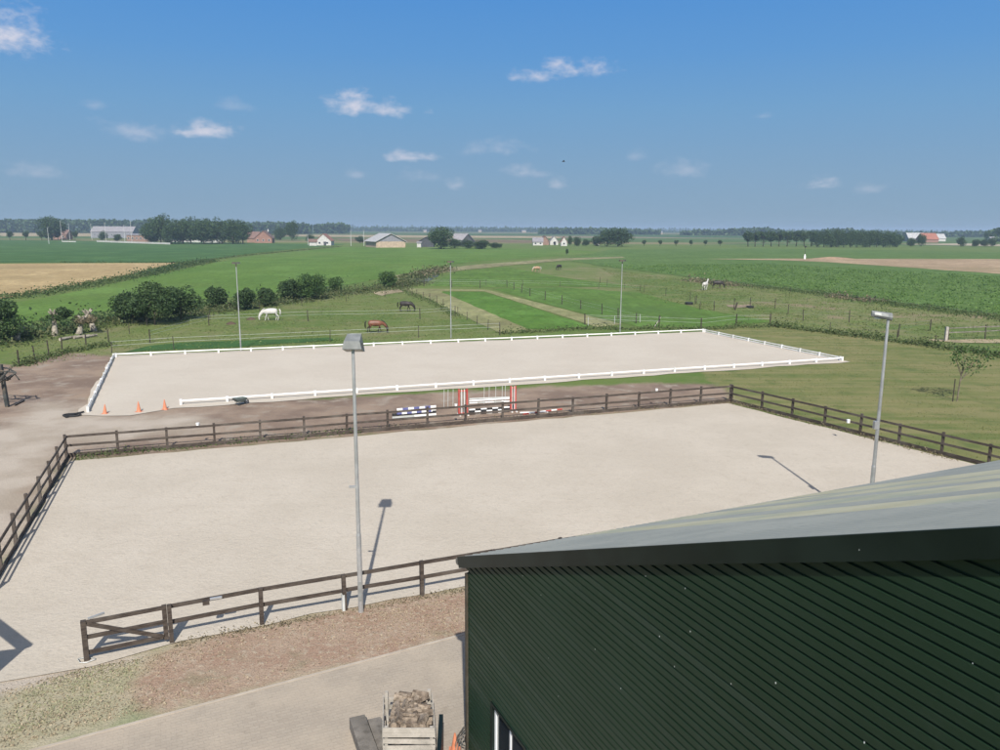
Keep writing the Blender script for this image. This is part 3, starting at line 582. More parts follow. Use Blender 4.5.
# ------------------------------------------------------------------ lamp masts
def mast(px, py, h, kind, label, r=.065, heading=0):
    p = at(px, py); t = thing('lamp_mast', label, 'lamp mast', tuple(p), group='lamp masts round the arenas')
    b = MB(); b.tube([p+Vector((0, 0, -.1)), p+Vector((0, 0, h*.3)), p+Vector((0, 0, h*.31)), p+Vector((0, 0, h))], [r*1.25, r*1.2, r, r*.72], 12, True); part(t, 'pole', b, M['galv'], smooth=False)
    b = MB(); b.beam(p+Vector((-.0, -r-.012, .4)), p+Vector((0, -r-.012, 1.0)), .09, .02); part(t, 'service_hatch', b, M['lamp_grey'])
    hd = Vector((math.cos(heading), math.sin(heading), 0)); sd = Vector((-hd.y, hd.x, 0)); top = p+Vector((0, 0, h))
    if kind == 'flood':                                             # box floodlight tipped towards the arena
        b = MB(); f = Vector((hd.x, hd.y, 0))
        for (z0, z1, wd, y0, y1) in ((0, 0, 0, 0, 0),):
            A = [top+sd*x+f*y+Vector((0, 0, z)) for x, y, z in ((-.27, -.22, -.10), (.27, -.22, -.10), (.27, .46, -.28), (-.27, .46, -.28), (-.22, -.20, .12), (.22, -.20, .12), (.20, .36, .26), (-.20, .36, .26))]
            b.add(A, [(0, 3, 2, 1), (4, 5, 6, 7), (0, 1, 5, 4), (1, 2, 6, 5), (2, 3, 7, 6), (3, 0, 4, 7)])
        hh = part(t, 'lamp_head', b, M['lamp_grey']); b = MB(); b.beam(top+f*.05+sd*-.28+Vector((0, 0, -.05)), top+f*.05+sd*.28+Vector((0, 0, -.05)), .05, .16); part(hh, 'bracket', b, M['dark_metal'])
        b = MB(); A = [top+sd*x+f*y+Vector((0, 0, z)) for x, y, z in ((-.23, -.16, -.125), (.23, -.16, -.125), (.23, .40, -.275), (-.23, .40, -.275))]; b.add(A, [(0, 3, 2, 1)]); part(hh, 'glass', b, M['lamp_glass'])
        b = MB(); b.box(tuple(p+Vector((-.12, -.02, 2.05+1.9))), (.22, .05, .06)); part(t, 'step', b, M['galv'])
    elif kind == 'cobra':
        b = MB(); a = hd
        pr = [(-.12, .10), (.05, .15), (.30, .17), (.52, .12), (.60, .05)]
        vs = []; n = 8
        for s, ww in pr:
            for k in range(n):
                tt = 2*math.pi*k/n; vs.append(top+a*s+sd*(ww*1.1*math.cos(tt))+Vector((0, 0, .08+.16*s+(.16 if math.sin(tt) > 0 else .12)*math.sin(tt)*(1-.3*s))))
        b.add(vs, [(i*n+k, i*n+(k+1) % n, (i+1)*n+(k+1) % n, (i+1)*n+k) for i in range(len(pr)-1) for k in range(n)]+[tuple(range(n))[::-1], tuple((len(pr)-1)*n+k for k in range(n))])
        hh = part(t, 'lamp_head', b, M['lamp_grey'], smooth=False)
        b = MB(); b.add([top+a*.12+sd*-.12+Vector((0, 0, -.0)), top+a*.5+sd*-.10+Vector((0, 0, .025)), top+a*.5+sd*.10+Vector((0, 0, .025)), top+a*.12+sd*.12+Vector((0, 0, -.0))], [(0, 1, 2, 3)]); part(hh, 'glass', b, M['lamp_glass'])
        b = MB(); b.box(tuple(p+Vector((-.08, 0, 4.1))), (.16, .16, .3)); part(t, 'control_box', b, M['galv'])
    else:
        b = MB(); b.beam(top+sd*-.36+Vector((0, 0, .05)), top+sd*.36+Vector((0, 0, .05)), .26, .14); hh = part(t, 'lamp_head', b, M['dark_metal']); b = MB(); b.tube([top+Vector((0, 0, -.3)), top+Vector((0, 0, 0))], .06, 8); part(t, 'collar', b, M['dark_metal'])
        b = MB(); b.beam(top+sd*-.33+Vector((0, 0, -.02)), top+sd*.33+Vector((0, 0, -.02)), .26, .01); part(hh, 'glass', b, M['lamp_glass'])
    return t
mast(361, 612, 8.15, 'flood', 'tall steel mast with a boxy floodlight by the near fence, half way along', .062, math.radians(92))
mast(868, 527, 8.15, 'cobra', 'tall steel mast with a hooked lamp head rising behind the grey barn roof', .068, math.radians(172))
mast(241, 351, 8.1, 'bar', 'thin pale mast with a flat lamp at the far fence near the white horse', .05, math.radians(-70))
mast(451, 338, 7.9, 'bar', 'thin pale mast with a flat lamp right of the bay horse and dark horse', .05, math.radians(-70))
mast(620, 332.5, 7.9, 'bar', 'thin pale mast with a lamp near the right end of the far white fence', .05, math.radians(-70))

# ------------------------------------------------------------------ yard things
zt = 1.15; f0, f1 = at(382.5, 728, zt), at(435, 728, zt); r0, r1 = at(383.5, 689, zt), at(432, 687, zt)
for v_ in (f0, f1, r0, r1): v_.z = 0
cr_ = thing('slatted_crate', 'pale slatted wooden crate full of split logs beside the barn', 'crate', tuple((f0+f1+r0+r1)/4))
def slats(p, q, zs, lab):
    for z_ in zs:
        b = MB(); j = random.uniform(-.012, .012); b.beam(p+Vector((0, 0, z_+j)), q+Vector((0, 0, z_-j)), .022, .105); part(cr_, 'slat', b, M['pale_wood'])
cx = (f0+f1)/2; zs = [.12, .27, .42, .57, .72, .87, 1.02, 1.13]
slats(f0, f1, [z_-.03 for z_ in zs], 'f'); slats(r0, r1, [.12, .42, .70, .88], 'r'); slats(f0+(r0-f0)*.02, r0, [.12, .42, .72, .95], 'l'); slats(f1+(r1-f1)*.02, r1, [.12, .42, .72, .95], 'l')
ii = (cx-f0)*.07
for c_, inn in ((f0, 1), (f1, -1), (r0, 1), (r1, -1)):
    b = MB(); q = c_+(f1-f0).normalized()*.07*inn+((r0-f0).normalized()*(.07 if c_ in (f0, f1) else -.07)); b.beam(q, q+Vector((0, 0, zt-.02)), .07, .07); part(cr_, 'corner_post', b, M['pale_wood'])
b = MB(); b.add([f0+Vector((0, 0, .1)), f1+Vector((0, 0, .1)), r1+Vector((0, 0, .1)), r0+Vector((0, 0, .1))], [(0, 1, 2, 3)]); part(cr_, 'floor_board', b, M['old_wood'])
U = (f1-f0); V = (r0-f0); k = 0
for layer in range(3):
    for gi_ in range(6):
        for gj in range(7):
            if layer < 1 and random.random() < .2: continue
            u_, v_ = (gi_+.5+random.uniform(-.3, .3))/6, (gj+.5+random.uniform(-.35, .35))/7; u_ = .15+.70*u_; v_ = .11+.82*v_
            ln = random.uniform(.28, .46); rd = random.uniform(.05, .095); aa = random.choice([0, 0, math.pi/2, random.uniform(0, 3.1)])+random.uniform(-.15, .15); tl = random.uniform(-.12, .12)
            c_ = f0+U*u_+V*v_+Vector((0, 0, .80+.13*layer+random.uniform(-.03, .04))); dv = Vector((math.cos(aa)*math.cos(tl), math.sin(aa)*math.cos(tl), math.sin(tl)))
            a_ = c_-dv*ln/2; b_ = c_+dv*ln/2
            for e in (a_, b_):
                e.z = min(e.z, 1.14); lu = (e-f0).dot(U)/U.length_squared; lv = (e-f0).dot(V)/V.length_squared; e += U*(min(max(lu, .09), .91)-lu)+V*(min(max(lv, .08), .93)-lv)
            b = MB(); sec = random.choice([3, 4, 5, 7]); b.tube([a_, b_], [rd, rd*random.uniform(.8, 1.05)], sec); k += 1
            single('firewood_log', b, M['bark_log'], 'split grey brown log in the heap filling the slatted crate', 'log', 'split logs in the slatted crate')
def plank(a, b_, w_, h_, lab, nm='timber_beam', mat='old_wood', cat='beam', z=.0):
    m_ = MB(); m_.beam(a+Vector((0, 0, h_/2+z)), b_+Vector((0, 0, h_/2+z)), w_, h_); single(nm, m_, M[mat], lab, cat)
pA = at(357, 716, .3); pB = at(378, 775, .3)
pA.z = pB.z = 0
plank(pA, pB, .36, .30, 'thick grey timber beam, the outer of two lying left of the log crate')
pA = at(374, 718, .2); pB = at(395, 775, .2); pA.z = pB.z = 0
plank(pA, pB, .30, .20, 'shorter dark grey timber beam between the outer beam and the log crate')
q0, q1 = at(440, 738, .5), at(441, 790, .4); m_ = MB(); m_.beam(Vector((f1.x+.07, f1.y+.75, .48)), Vector((f1.x+.12, f1.y-.6, .48)), .09, .96); single('dark_slab', m_, M['green_trim'], 'dark green slab standing upright against the right side of the log crate', 'board')  # dark upright slab along the right side of the crate
def cone(p, h, lab, grp=None, tilt=0):
    t = thing('traffic_cone', lab, 'cone', tuple(p), group=grp)
    b = MB(); b.box((p.x, p.y, .02), (.30*h/.5, .30*h/.5, .035)); part(t, 'base', b, M['orange'])
    b = MB(); b.tube([p+Vector((0, 0, .03)), p+Vector((tilt, 0, h))], [.105*h/.5, .02], 12); part(t, 'cone_body', b, M['orange'])
cone(at(455, 752), .46, 'orange cone standing beside the barn wall near the wire basket')
gC = 'orange cones on the sand by the dirt'
cone(at(105, 414), .62, 'faded orange cone nearest to the left end fence of the dressage arena', gC, .04); cone(at(139, 412), .68, 'middle one of the three faded orange cones on the sand', gC); cone(at(165, 409.5), .66, 'orange cone closest to the end of the near white fence', gC)
# wire basket
c_ = at(474, 754, .0); t = thing('wire_basket', 'round dark wire hay basket lying against the foot of the barn wall', 'basket', tuple(c_))
b = MB()
for k in range(13):
    a0 = math.pi*k/12
    b.tube([c_+Vector((math.cos(a0)*.42*math.cos(p_)*1.0, .30*math.sin(a0)*math.cos(p_)*1.2, .10+.62*math.sin(p_))) for p_ in np.linspace(0, math.pi/2, 8)], .009, 5, False)
    b.tube([c_+Vector((-math.cos(a0)*.42*math.cos(p_), -.30*math.sin(a0)*math.cos(p_)*1.2, .10+.62*math.sin(p_))) for p_ in np.linspace(0, math.pi/2, 8)], .009, 5, False)
part(t, 'wire_cage', b, M['old_wood'])
for zz, rr2 in ((.1, 1), (.4, .88), (.6, .6)):
    b = MB(); b.tube([c_+Vector((math.cos(a0)*.42*rr2, .36*math.sin(a0)*rr2, zz)) for a0 in np.linspace(0, 2*math.pi, 25)], .014, 5, False); part(t, 'hoop', b, M['dark_metal'])

# ------------------------------------------------------------------ jumps and other things between the arenas
def striped(t, name, a, b_, r, n, m1, m2, parent=None, rect=None):
    mb_ = MB()
    for i in range(n):
        mb_.cur = i % 2; p, q = a+(b_-a)*(i/n), a+(b_-a)*((i+1)/n)
        if rect: mb_.beam(p, q, *rect)
        else: mb_.tube([p, q], r, 8, i in (0, n-1))
    return part(t, name, mb_, [M[m1], M[m2]])
def jump_wing(px, py, label, h=1.65, w_=.52, ang_=0.35):
    p = at(px, py); t = thing('jump_wing', label, 'jump stand', tuple(p), group='red and white jump stands')
    d = Vector((math.cos(ang_), math.sin(ang_), 0))
    for sg, hh in ((-1, h), (1, h)):
        b = MB(); q = p+d*(sg*w_/2); b.beam(q, q+Vector((0, 0, hh)), .10, .10, up=d); part(t, 'upright', b, M['red'])
    for i, off in enumerate((-.09, .09)):
        b = MB(); q = p+d*off; b.beam(q+Vector((0, 0, .12)), q+Vector((0, 0, h-.03)), .075, .035, up=d); part(t, 'slat', b, M['white_pvc'])
    for z_ in (.12, h-.12):
        b = MB(); b.beam(p-d*(w_/2)+Vector((0, 0, z_)), p+d*(w_/2)+Vector((0, 0, z_)), .05, .08); part(t, 'rail', b, M['red'])
    nr = Vector((-d.y, d.x, 0))
    for sg in (-1, 1):
        b = MB(); q = p+d*(sg*w_/2); b.beam(q-nr*.3+Vector((0, 0, .04)), q+nr*.3+Vector((0, 0, .04)), .08, .08); part(t, 'foot', b, M['white_pvc'])
    return p
wl_ = jump_wing(463, 415, 'wide red jump stand with white slats, standing left of the striped poles')
wr_ = jump_wing(513, 411.5, 'narrow red and white jump stand at the right end of the striped poles', w_=.30)
jd = (wr_-wl_).normalized(); wa, wb = wl_+jd*.4, wr_-jd*.25
for z_, k_, lab in ((.86, 'white_pvc', 'white jump pole, the topmost of the three between the red stands'), (.56, 'mix', 'red and white pole hung in the middle between the red stands'), (.30, 'blk', 'black and white pole hung lowest between the red stands')):
    t = thing('jump_pole', lab, 'jump pole', tuple((wa+wb)/2+Vector((0, 0, z_))))
    striped(t, 'pole', wa+Vector((0, 0, z_)), wb+Vector((0, 0, z_)), .05, 7, 'white_pvc', {'white_pvc': 'white_pvc', 'mix': 'red', 'blk': 'black'}[k_])
t = thing('jump_plank', 'black and white plank standing on the ground under the striped poles', 'plank', tuple((wa+wb)/2)); striped(t, 'board', wa+Vector((0, -.12, .13)), wb+Vector((0, -.12, .13)), .05, 7, 'black', 'white_pvc', rect=(.03, .22))
pa, pb = at(397, 420.5), at(436, 417)
t = thing('jump_plank', 'blue and white plank leaning on the dark arena fence', 'plank', tuple((pa+pb)/2)); striped(t, 'board', pa+Vector((0, .05, .62)), pb+Vector((0, .05, .62)), .05, 7, 'white_pvc', 'blue', rect=(.03, .22)); striped(t, 'lower_board', pa+Vector((0, .05, .42)), pb+Vector((0, .05, .42)), .05, 8, 'blue', 'white_pvc', rect=(.03, .14))
t = thing('jump_filler', 'low grey and white filler board under the blue plank', 'plank', tuple((pa+pb)/2)); striped(t, 'board', pa+Vector((-.3, .1, .18)), pb+Vector((0, .1, .18)), .05, 2, 'tape', 'white_pvc', rect=(.04, .16)); striped(t, 'dark_edge', pa+Vector((-.3, .05, .34)), pb+Vector((0, .05, .34)), .05, 1, 'black', 'black', rect=(.05, .14))
pa, pb = at(523, 415), at(562, 410); t = thing('jump_pole', 'red and white pole lying on the dirt right of the jump stands', 'jump pole', tuple((pa+pb)/2)); striped(t, 'pole', pa+Vector((0, 0, .06)), pb+Vector((0, 0, .06)), .05, 7, 'red', 'white_pvc')
pa, pb = at(520, 413.5), at(548, 412.8); t = thing('jump_pole', 'thin white pole lying beside the red and white pole', 'jump pole', tuple((pa+pb)/2)); striped(t, 'pole', pa+Vector((0, 0, .055)), pb+Vector((0, 0, .055)), .045, 3, 'white_pvc', 'tape')
for z_, c1_, lab in ((.98, 'tape', 'grey jump pole resting above the white one between the red stands'), (.72, 'white_pvc', 'plain white pole just under the top pole between the red stands')):
    t = thing('jump_pole', lab, 'jump pole', tuple((wa+wb)/2+Vector((0, 0, z_)))); striped(t, 'pole', wa+Vector((0, .06, z_)), wb+Vector((0, .06, z_-.05)), .045, 5, c1_, 'tape')
# thin white sticks pushed into the dirt
for i, (x, y) in enumerate([(444, 407), (448, 407), (453, 406.5), (484, 404), (489, 403.5), (495.5, 403), (502, 402.5), (505, 402)]):
    p = at(x, y); b = MB(); b.tube([p, p+Vector((.02, 0, 1.15))], .017, 6); single('plastic_stake', b, M['tape'], ORD[i]+' from the left of the eight thin white stakes by the jump stands', 'stake', 'thin white plastic stakes by the jump stands')
# wheelbarrow
p = at(241, 405); t = thing('wheelbarrow', 'dark wheelbarrow parked against the near white fence', 'wheelbarrow', tuple(p))
b = MB(); A = [p+Vector(v) for v in ((-.45, -.22, .32), (.30, -.22, .32), (.30, .22, .32), (-.45, .22, .32), (-.72, -.36, .66), (.48, -.36, .60), (.48, .36, .60), (-.72, .36, .66))]
b.add(A, [(0, 3, 2, 1), (0, 1, 5, 4), (1, 2, 6, 5), (2, 3, 7, 6), (3, 0, 4, 7)]); part(t, 'tub', b, mottled('grey green tub', (.12, .15, .14), (.17, .20, .19), 3, .6, None, 1, 0))
b = MB()
for k in range(16):
    a0, a1 = 2*math.pi*k/16, 2*math.pi*(k+1)/16; b.tube([p+Vector((.62+.19*math.cos(a0), 0, .2+.19*math.sin(a0))), p+Vector((.62+.19*math.cos(a1), 0, .2+.19*math.sin(a1)))], .045, 6, False)
wo_ = part(t, 'wheel', b, M['black']); b = MB(); b.tube([p+Vector((.62, -.07, .2)), p+Vector((.62, .07, .2))], .09, 10); part(wo_, 'hub', b, M['galv'])
for sg in (-1, 1):
    b = MB(); b.tube([p+Vector((.62, sg*.1, .2)), p+Vector((-.1, sg*.2, .30)), p+Vector((-.95, sg*.30, .62)), p+Vector((-1.12, sg*.30, .64))], .02, 6); part(t, 'handle', b, M['dark_metal'])
    b = MB(); b.tube([p+Vector((-.25, sg*.22, .32)), p+Vector((-.42, sg*.24, .0))], .02, 6); part(t, 'leg', b, M['dark_metal'])
t.scale = (.72, .72, .8); t.rotation_euler = (0, 0, .95)
# dark drag harrow/pole by the end of the fence
pa, pb = at(66, 418), at(84, 413.5); b = MB(); b.tube([pa+Vector((0, 0, .06)), (pa+pb)/2+Vector((0, .1, .1)), pb+Vector((0, 0, .12))], [.10, .07, .05], 8); single('old_hose', b, M['black'], 'coil end of dark hose lying on the dirt at the end of the white fence', 'hose')
b = MB(); c_ = at(72, 416)
b.tube([c_+Vector((.5*math.cos(a0), .36*math.sin(a0), .07)) for a0 in np.linspace(0, 6.1, 20)], .05, 6); single('rubber_tyre', b, M['black'], 'thin dark rubber ring lying flat on the dirt left of the cones', 'rubber ring')
for i, (x, y, z_) in enumerate([(198, 424.5, 1.12), (456, 405.5, 1.12), (656.5, 390, 1.12), (848, 421, 1.15)]):
    p = at(x, y, z_); b = MB(); b.box(tuple(p+Vector((0, -.03, -.01))), (.13, .12, .17)); b.box(tuple(p+Vector((0, -.03, .085))), (.16, .15, .02))
    tt = single('marker_box', b, M['white_pvc'], 'small white marker block on the arena fence, '+ORD[i]+' from the left', 'marker', 'white marker blocks on the arena fence')
# dark lattice boom of the horse walker at the left edge
p = at(7.5, 407); t = thing('horse_walker', 'dark horse walker arm with a lattice cage on a post at the left edge', 'horse walker', tuple(p))
b = MB(); b.beam(p, p+Vector((-.15, 0, 2.75)), .20, .20); part(t, 'post', b, M['dark_metal'])
c_ = p+Vector((-.2, 0, 2.1)); b = MB(); R_ = 0.9
tipr = c_+Vector((1.0, 0, .15)); 
for zz in (-.45, .35):
    b.tube([c_+Vector((-3.4, -.7, zz)), c_+Vector((.1, -.45, zz)), tipr, c_+Vector((.1, .5, zz)), c_+Vector((-3.4, .9, zz))], .05, 6)
for k in range(5):
    x = -2.8+.72*k; b.tube([c_+Vector((x, -.6, -.45)), c_+Vector((x+.7, -.5, .35))], .04, 6); b.tube([c_+Vector((x, .8, .35)), c_+Vector((x+.7, .6, -.45))], .04, 6); b.tube([c_+Vector((x, -.6, .35)), c_+Vector((x, .8, -.45))], .04, 6); b.tube([c_+Vector((x, -.6, -.45)), c_+Vector((x+.2, .8, .35))], .04, 6)
b.tube([c_+Vector((-.6, -.5, .35)), c_+Vector((.0, -.1, .85))], .05, 6); b.tube([c_+Vector((-.9, .5, .35)), c_+Vector((.0, -.1, .85))], .05, 6)
part(t, 'lattice_arm', b, M['dark_metal'])
b = MB(); b.beam(at(15, 406)+Vector((0, 0, .05)), at(24, 401.5)+Vector((0, 0, .05)), .08, .08); single('shadow_strip', b, M['post_wood'], 'dark strip standing in for shadow on the dirt right of the horse walker', 'stake')  # dark strip laid on the dirt in place of the walker's shadow
# unseen shelter of guessed shape, added left of frame to throw the pointed shade
tip = at(27, 648); sv = Vector((-sdir.x, -sdir.y, 0))/math.tan(SUN_EL)/math.hypot(sdir.x, sdir.y)
hs = 3.2; ct_ = tip-sv*hs; e1 = (at(0, 627)-tip).normalized(); e2 = (at(0, 672)-tip).normalized()
t = thing('shade_shelter', 'unseen open shelter added so its roof corner shades the sand at the left', 'shelter', (ct_.x, ct_.y, 0))
b = MB(); a0 = ct_+e2*.05; A = [a0, a0+e2*5, a0+e2*5+e1*5, a0+e1*3.6+e2*2.0, a0+e1*1.2+e2*1.0]; b.poly([(v.x, v.y) for v in A], hs-.05, hs+.05); part(t, 'roof', b, M['dark_metal'])
b = MB(); b.beam(ct_+Vector((0, 0, hs)), ct_+e1*5+Vector((0, 0, hs)), .30, .12); part(t, 'eaves_beam', b, M['fence_wood'])
for q in (a0+e2*1.2+e1*.6, a0+e2*4.6+e1*.4, a0+e2*4.5+e1*4.2):
    b = MB(); b.beam(Vector((q.x, q.y, 0)), Vector((q.x, q.y, hs-.06)), .14, .14); part(t, 'post', b, M['fence_wood'])

# ------------------------------------------------------------------ wire and tape fences
def wire_fence(label, pts, gap, h, wires, pm='post_wood', wm='wire', pr=.042, wr=.012, mesh=False, posts=None):
    pts = [p if isinstance(p, Vector) else at(*p) for p in pts]; P_ = []
    if posts: P_ = [at(*q) for q in posts]
    else:
        for a_, b_ in zip(pts, pts[1:]):
            n = max(1, round((b_-a_).length/gap)); P_ += [a_+(b_-a_)*(i/n) for i in range(n)]
        P_.append(pts[-1])
    t = thing('paddock_fence', label, 'fence', tuple(P_[0]), group='post and wire fences in the pastures')
    for p in P_[:98]:
        hh = h*random.uniform(.92, 1.12); b = MB(); ln = Vector((random.uniform(-.06, .06), random.uniform(-.06, .06), 0)); b.tube([p-Vector((0, 0, .05)), p+ln+Vector((0, 0, hh))], [pr, pr*.9], 6); part(t, 'post', b, M[pm])
    for z_ in wires:
        b = MB()
        for a_, b_ in zip(P_, P_[1:]):
            b.beam(a_+Vector((0, 0, z_)), b_+Vector((0, 0, z_+random.uniform(-.04, .04))), wr*.5, wr*(2 if wr > .05 else .6))
        part(t, 'wire', b, M[wm])
    return t
wire_fence('wire mesh fence on dark stakes between the dirt yard and the left hedge', [(-60, 386), (19, 366), (35, 360), (49, 355), (62, 349.5), (109, 343)], 3.2, 1.25, (.2, .5, .8, 1.15), pr=.065)
wire_fence('double white tape fence right behind the far white rail of the dressage arena', [(112, 354), (174, 349.5), (330, 342), (500, 333.5)], 11, 1.2, (.75, 1.12), wm='tape', wr=.03)
wire_fence('double white tape fence across the paddock behind the bay horse', [(150, 343), (209, 325.5), (308, 321), (420, 319), (455, 316)], 12, 1.25, (.8, 1.15), wm='tape', wr=.026, pr=.06)
wire_fence('grey wire fence along the hedge behind the white horse', [(109, 343), (147, 326), (210, 320), (302, 306), (385, 297), (412, 296)], 9, 1.2, (.5, 1.1))
wire_fence('wire fence between the horse paddock and the pale mown strip', [(385, 281), (417, 296), (437, 304), (458, 316), (500, 335.5)], 5, 1.15, (.35, .75, 1.1))
wire_fence('tape fence on tall dark posts beside the mown headland', [(424, 286.5), (480, 288), (507, 287), (530, 296), (562, 304.5), (602, 314.5), (636, 323.5), (659, 327)], 6.5, 1.35, (.7, 1.15), wm='tape', wr=.016, pr=.07)
wire_fence('tape fence on dark posts behind the right end of the white arena', [(585, 325), (659, 327.5), (701, 329.5), (736, 325.5), (770, 325)], 12.5, 1.35, (.75, 1.2), wm='tape', wr=.025, pr=.08)
wire_fence('long grey wire fence between the mown lawn and the rough pasture', [(770, 325), (830, 332), (897, 340.5), (935, 346), (1000, 355), (1200, 384)], 6, 1.15, (.3, .7, 1.08), wr=.014)
wire_fence('tape fence on leaning dark stakes crossing the pasture near the grey dirt patch', [(696, 304), (714, 310.5), (734, 309), (750, 307.5), (775, 308.5), (803, 321), (849, 322.5), (898, 337), (930, 331)], 9, 1.45, (.9, 1.25), wm='wire', wr=.02, pr=.06)
wire_fence('wooden post and pale rail fence at the right edge of the pasture', [(948, 340.5), (985, 339), (1040, 336)], 7.5, 1.5, (.85, 1.3), wm='old_wood', wr=.055, pr=.07)
wire_fence('wire fence around the farthest brown pasture behind the tall masts', [(600, 283), (607, 286), (690, 300), (700, 310)], 8, 1.3, (.8, 1.2), wr=.016)
wire_fence('thin tape fence between the beet crop and the brown pasture', [(690, 281), (790, 293), (870, 304), (1000, 322)], 10, 1.0, (.9,), wm='tape', wr=.012, pr=.035)
wire_fence('faint tape fence across the green pasture beyond the mown strips', [(385, 283.5), (450, 284.5), (560, 286.5), (640, 291)], 9, 1.1, (.6, 1.0), wm='tape', wr=.02, pr=.04)
# field gate and brace
p, q = at(588, 326), at(640, 322.5); t = thing('field_gate', 'long galvanised field gate behind the far white rail', 'gate', tuple(p))
for z_ in (.25, .5, .75, 1.0): b = MB(); b.tube([p+Vector((0, 0, z_)), q+Vector((0, 0, z_))], .016, 6); part(t, 'bar', b, M['wire'])
for s in (0, .5, 1): b = MB(); c_ = p+(q-p)*s; b.tube([c_, c_+Vector((0, 0, 1.05))], .03, 6); part(t, 'upright', b, M['steel'])
b = MB(); p = at(654, 327.5); b.beam(p, p+Vector((.75, .2, 1.15)), .07, .07); single('brace_post', b, M['pale_wood'], 'pale slanting brace leaning on the fence post behind the arena corner', 'brace')
b = MB(); p = at(948, 341); b.beam(p+Vector((-.25, 0, 0)), p+Vector((-.25, 0, 1.5)), .26, .26); single('gate_post', b, M['pale_wood'], 'thick pale wooden gate post at the pasture entrance on the right', 'post')
b = MB(); p = at(735, 310); b.tube([p, p+Vector((.25, 0, 1.1))], .12, 8); single('leaning_post', b, M['post_wood'], 'short thick dark post leaning beside the bare dirt patch in the pasture', 'post')
b = MB(); p = at(750, 308); b.tube([p, p+Vector((0, 0, .3))], [.5, .55], 12); single('feed_tub', b, M['black'], 'low black feed tub on the bare dirt patch in the right pasture', 'tub')
b = MB(); p = at(689, 304.5); b.tube([p, p+Vector((0, 0, .35))], [.6, .65], 12); single('water_tub', b, M['black'], 'black water tub standing at the green edge of the pasture', 'tub')
field('bare_patch', [(726, 305), (752, 304.5), (756, 307.5), (738, 308), (728, 307)], (.33, .27, .19), (.28, .22, .15), .05, .4, amp=.6, step=2)
field('sandy_track', [(930, 339.5), (1040, 340), (1040, 342.5), (960, 343), (928, 341)], (.34, .28, .18), (.28, .24, .14), .05, .4, amp=.5, step=2)
field('bare_bank', [(372, 292.5), (398, 289.5), (404, 292), (382, 296)], (.34, .28, .19), (.26, .22, .13), .05, .4, amp=.5, step=2)

# ------------------------------------------------------------------ horses
def horse(px, py, head_right, mats, label, pose='graze', yaw=0.0, size=1.0, hand=None):
    """body as one continuous skinned surface, +x towards the head"""
    J = []; E_ = []; R = []
    def j(p, r, parent=None):
        J.append(p); R.append(r if isinstance(r, tuple) else (r, r)); i = len(J)-1
        if parent is not None: E_.append((parent, i))
        return i
    pel = j((-.55, 0, 1.18), (.32, .37)); bel = j((-.15, 0, 1.08), (.35, .39), pel); che = j((.30, 0, 1.10), (.32, .39), bel); sho = j((.58, 0, 1.18), (.24, .33), che)
    rump = j((-.80, 0, 1.22), (.20, .24), pel)
    if pose == 'graze':
        n1 = j((.88, 0, 1.05), (.13, .20), sho); n2 = j((1.15, .02, .74), (.10, .14), n1); pl_ = j((1.32, .03, .48), (.095, .12), n2); ml = j((1.30, .03, .28), (.075, .09), pl_); mu = j((1.27, .03, .10), (.06, .065), ml)
    else:
        n1 = j((.80, 0, 1.38), (.13, .20), sho); n2 = j((1.02, .02, 1.66), (.10, .14), n1); pl_ = j((1.18, .03, 1.84), (.10, .12), n2); ml = j((1.38, .03, 1.72), (.08, .09), pl_); mu = j((1.55, .03, 1.58), (.06, .065), ml)
    for sg in (-1, 1):
        o = .10*sg
        a = j((.48, .15*sg, .92), .115, sho); a = j((.44, .16*sg, .70), .075, a); a = j((.46+o, .15*sg, .44), .055, a); a = j((.44+o*1.6, .15*sg, .16), .038, a); a = j((.48+o*1.8, .15*sg, .03), .06, a)
        a = j((-.62, .17*sg, .98), .155, pel); a = j((-.52-o*.6, .17*sg, .76), .10, a); a = j((-.78-o, .16*sg, .52), .058, a); a = j((-.72-o*1.2, .16*sg, .18), .042, a); a = j((-.66-o*1.2, .16*sg, .03), .062, a)
    for sg in (-1, 1):
        e0 = J[pl_]; j((e0[0]+.02 if pose == 'graze' else e0[0]-.04, .08*sg, e0[2]+.14), .028, pl_)
    me = bpy.data.meshes.new('body'); me.from_pydata(J, E_, []); o = bpy.data.objects.new('body', me); COL.objects.link(o)
    sk = o.modifiers.new('skin', 'SKIN'); sv_ = me.skin_vertices[0].data
    for i, r in enumerate(R): sv_[i].radius = r
    sv_[0].use_root = True
    sb_ = o.modifiers.new('sub', 'SUBSURF'); sb_.levels = 2; sb_.render_levels = 2
    dg = bpy.context.evaluated_depsgraph_get(); nm2 = bpy.data.meshes.new_from_object(o.evaluated_get(dg)); bpy.data.objects.remove(o)
    nm2.name = 'body'; nm2.materials.clear(); nm2.materials.append(mats[0]); nm2.polygons.foreach_set('use_smooth', [True]*len(nm2.polygons))
    p = at(px, py); t = thing('horse', label, 'horse', tuple(p), (0 if head_right else math.pi)+yaw); t.scale = (size, size, size)
    bo = bpy.data.objects.new('body', nm2); COL.objects.link(bo); bo.parent = t
    b = MB(); b.tube([(-.97, 0, 1.32), (-1.08, 0, 1.15), (-1.10, .01, .85), (-1.07, .02, .5)], [.05, .08, .085, .03], 8); part(t, 'tail', b, mats[1], local=True, smooth=True)
    b = MB(); k = J[n1], J[n2], J[pl_]; ww = J[sho]
    b.tube([(ww[0]+.05, 0, ww[2]+.26), (k[0][0]+.05, .02, k[0][2]+.20), (k[1][0]+.10 if pose == 'graze' else k[1][0]-.10, .03, k[1][2]+.12), (k[2][0]+.06, .03, k[2][2]+.10)], [.04, .055, .05, .03], 6); part(t, 'mane', b, mats[1], local=True, smooth=True)
    return t
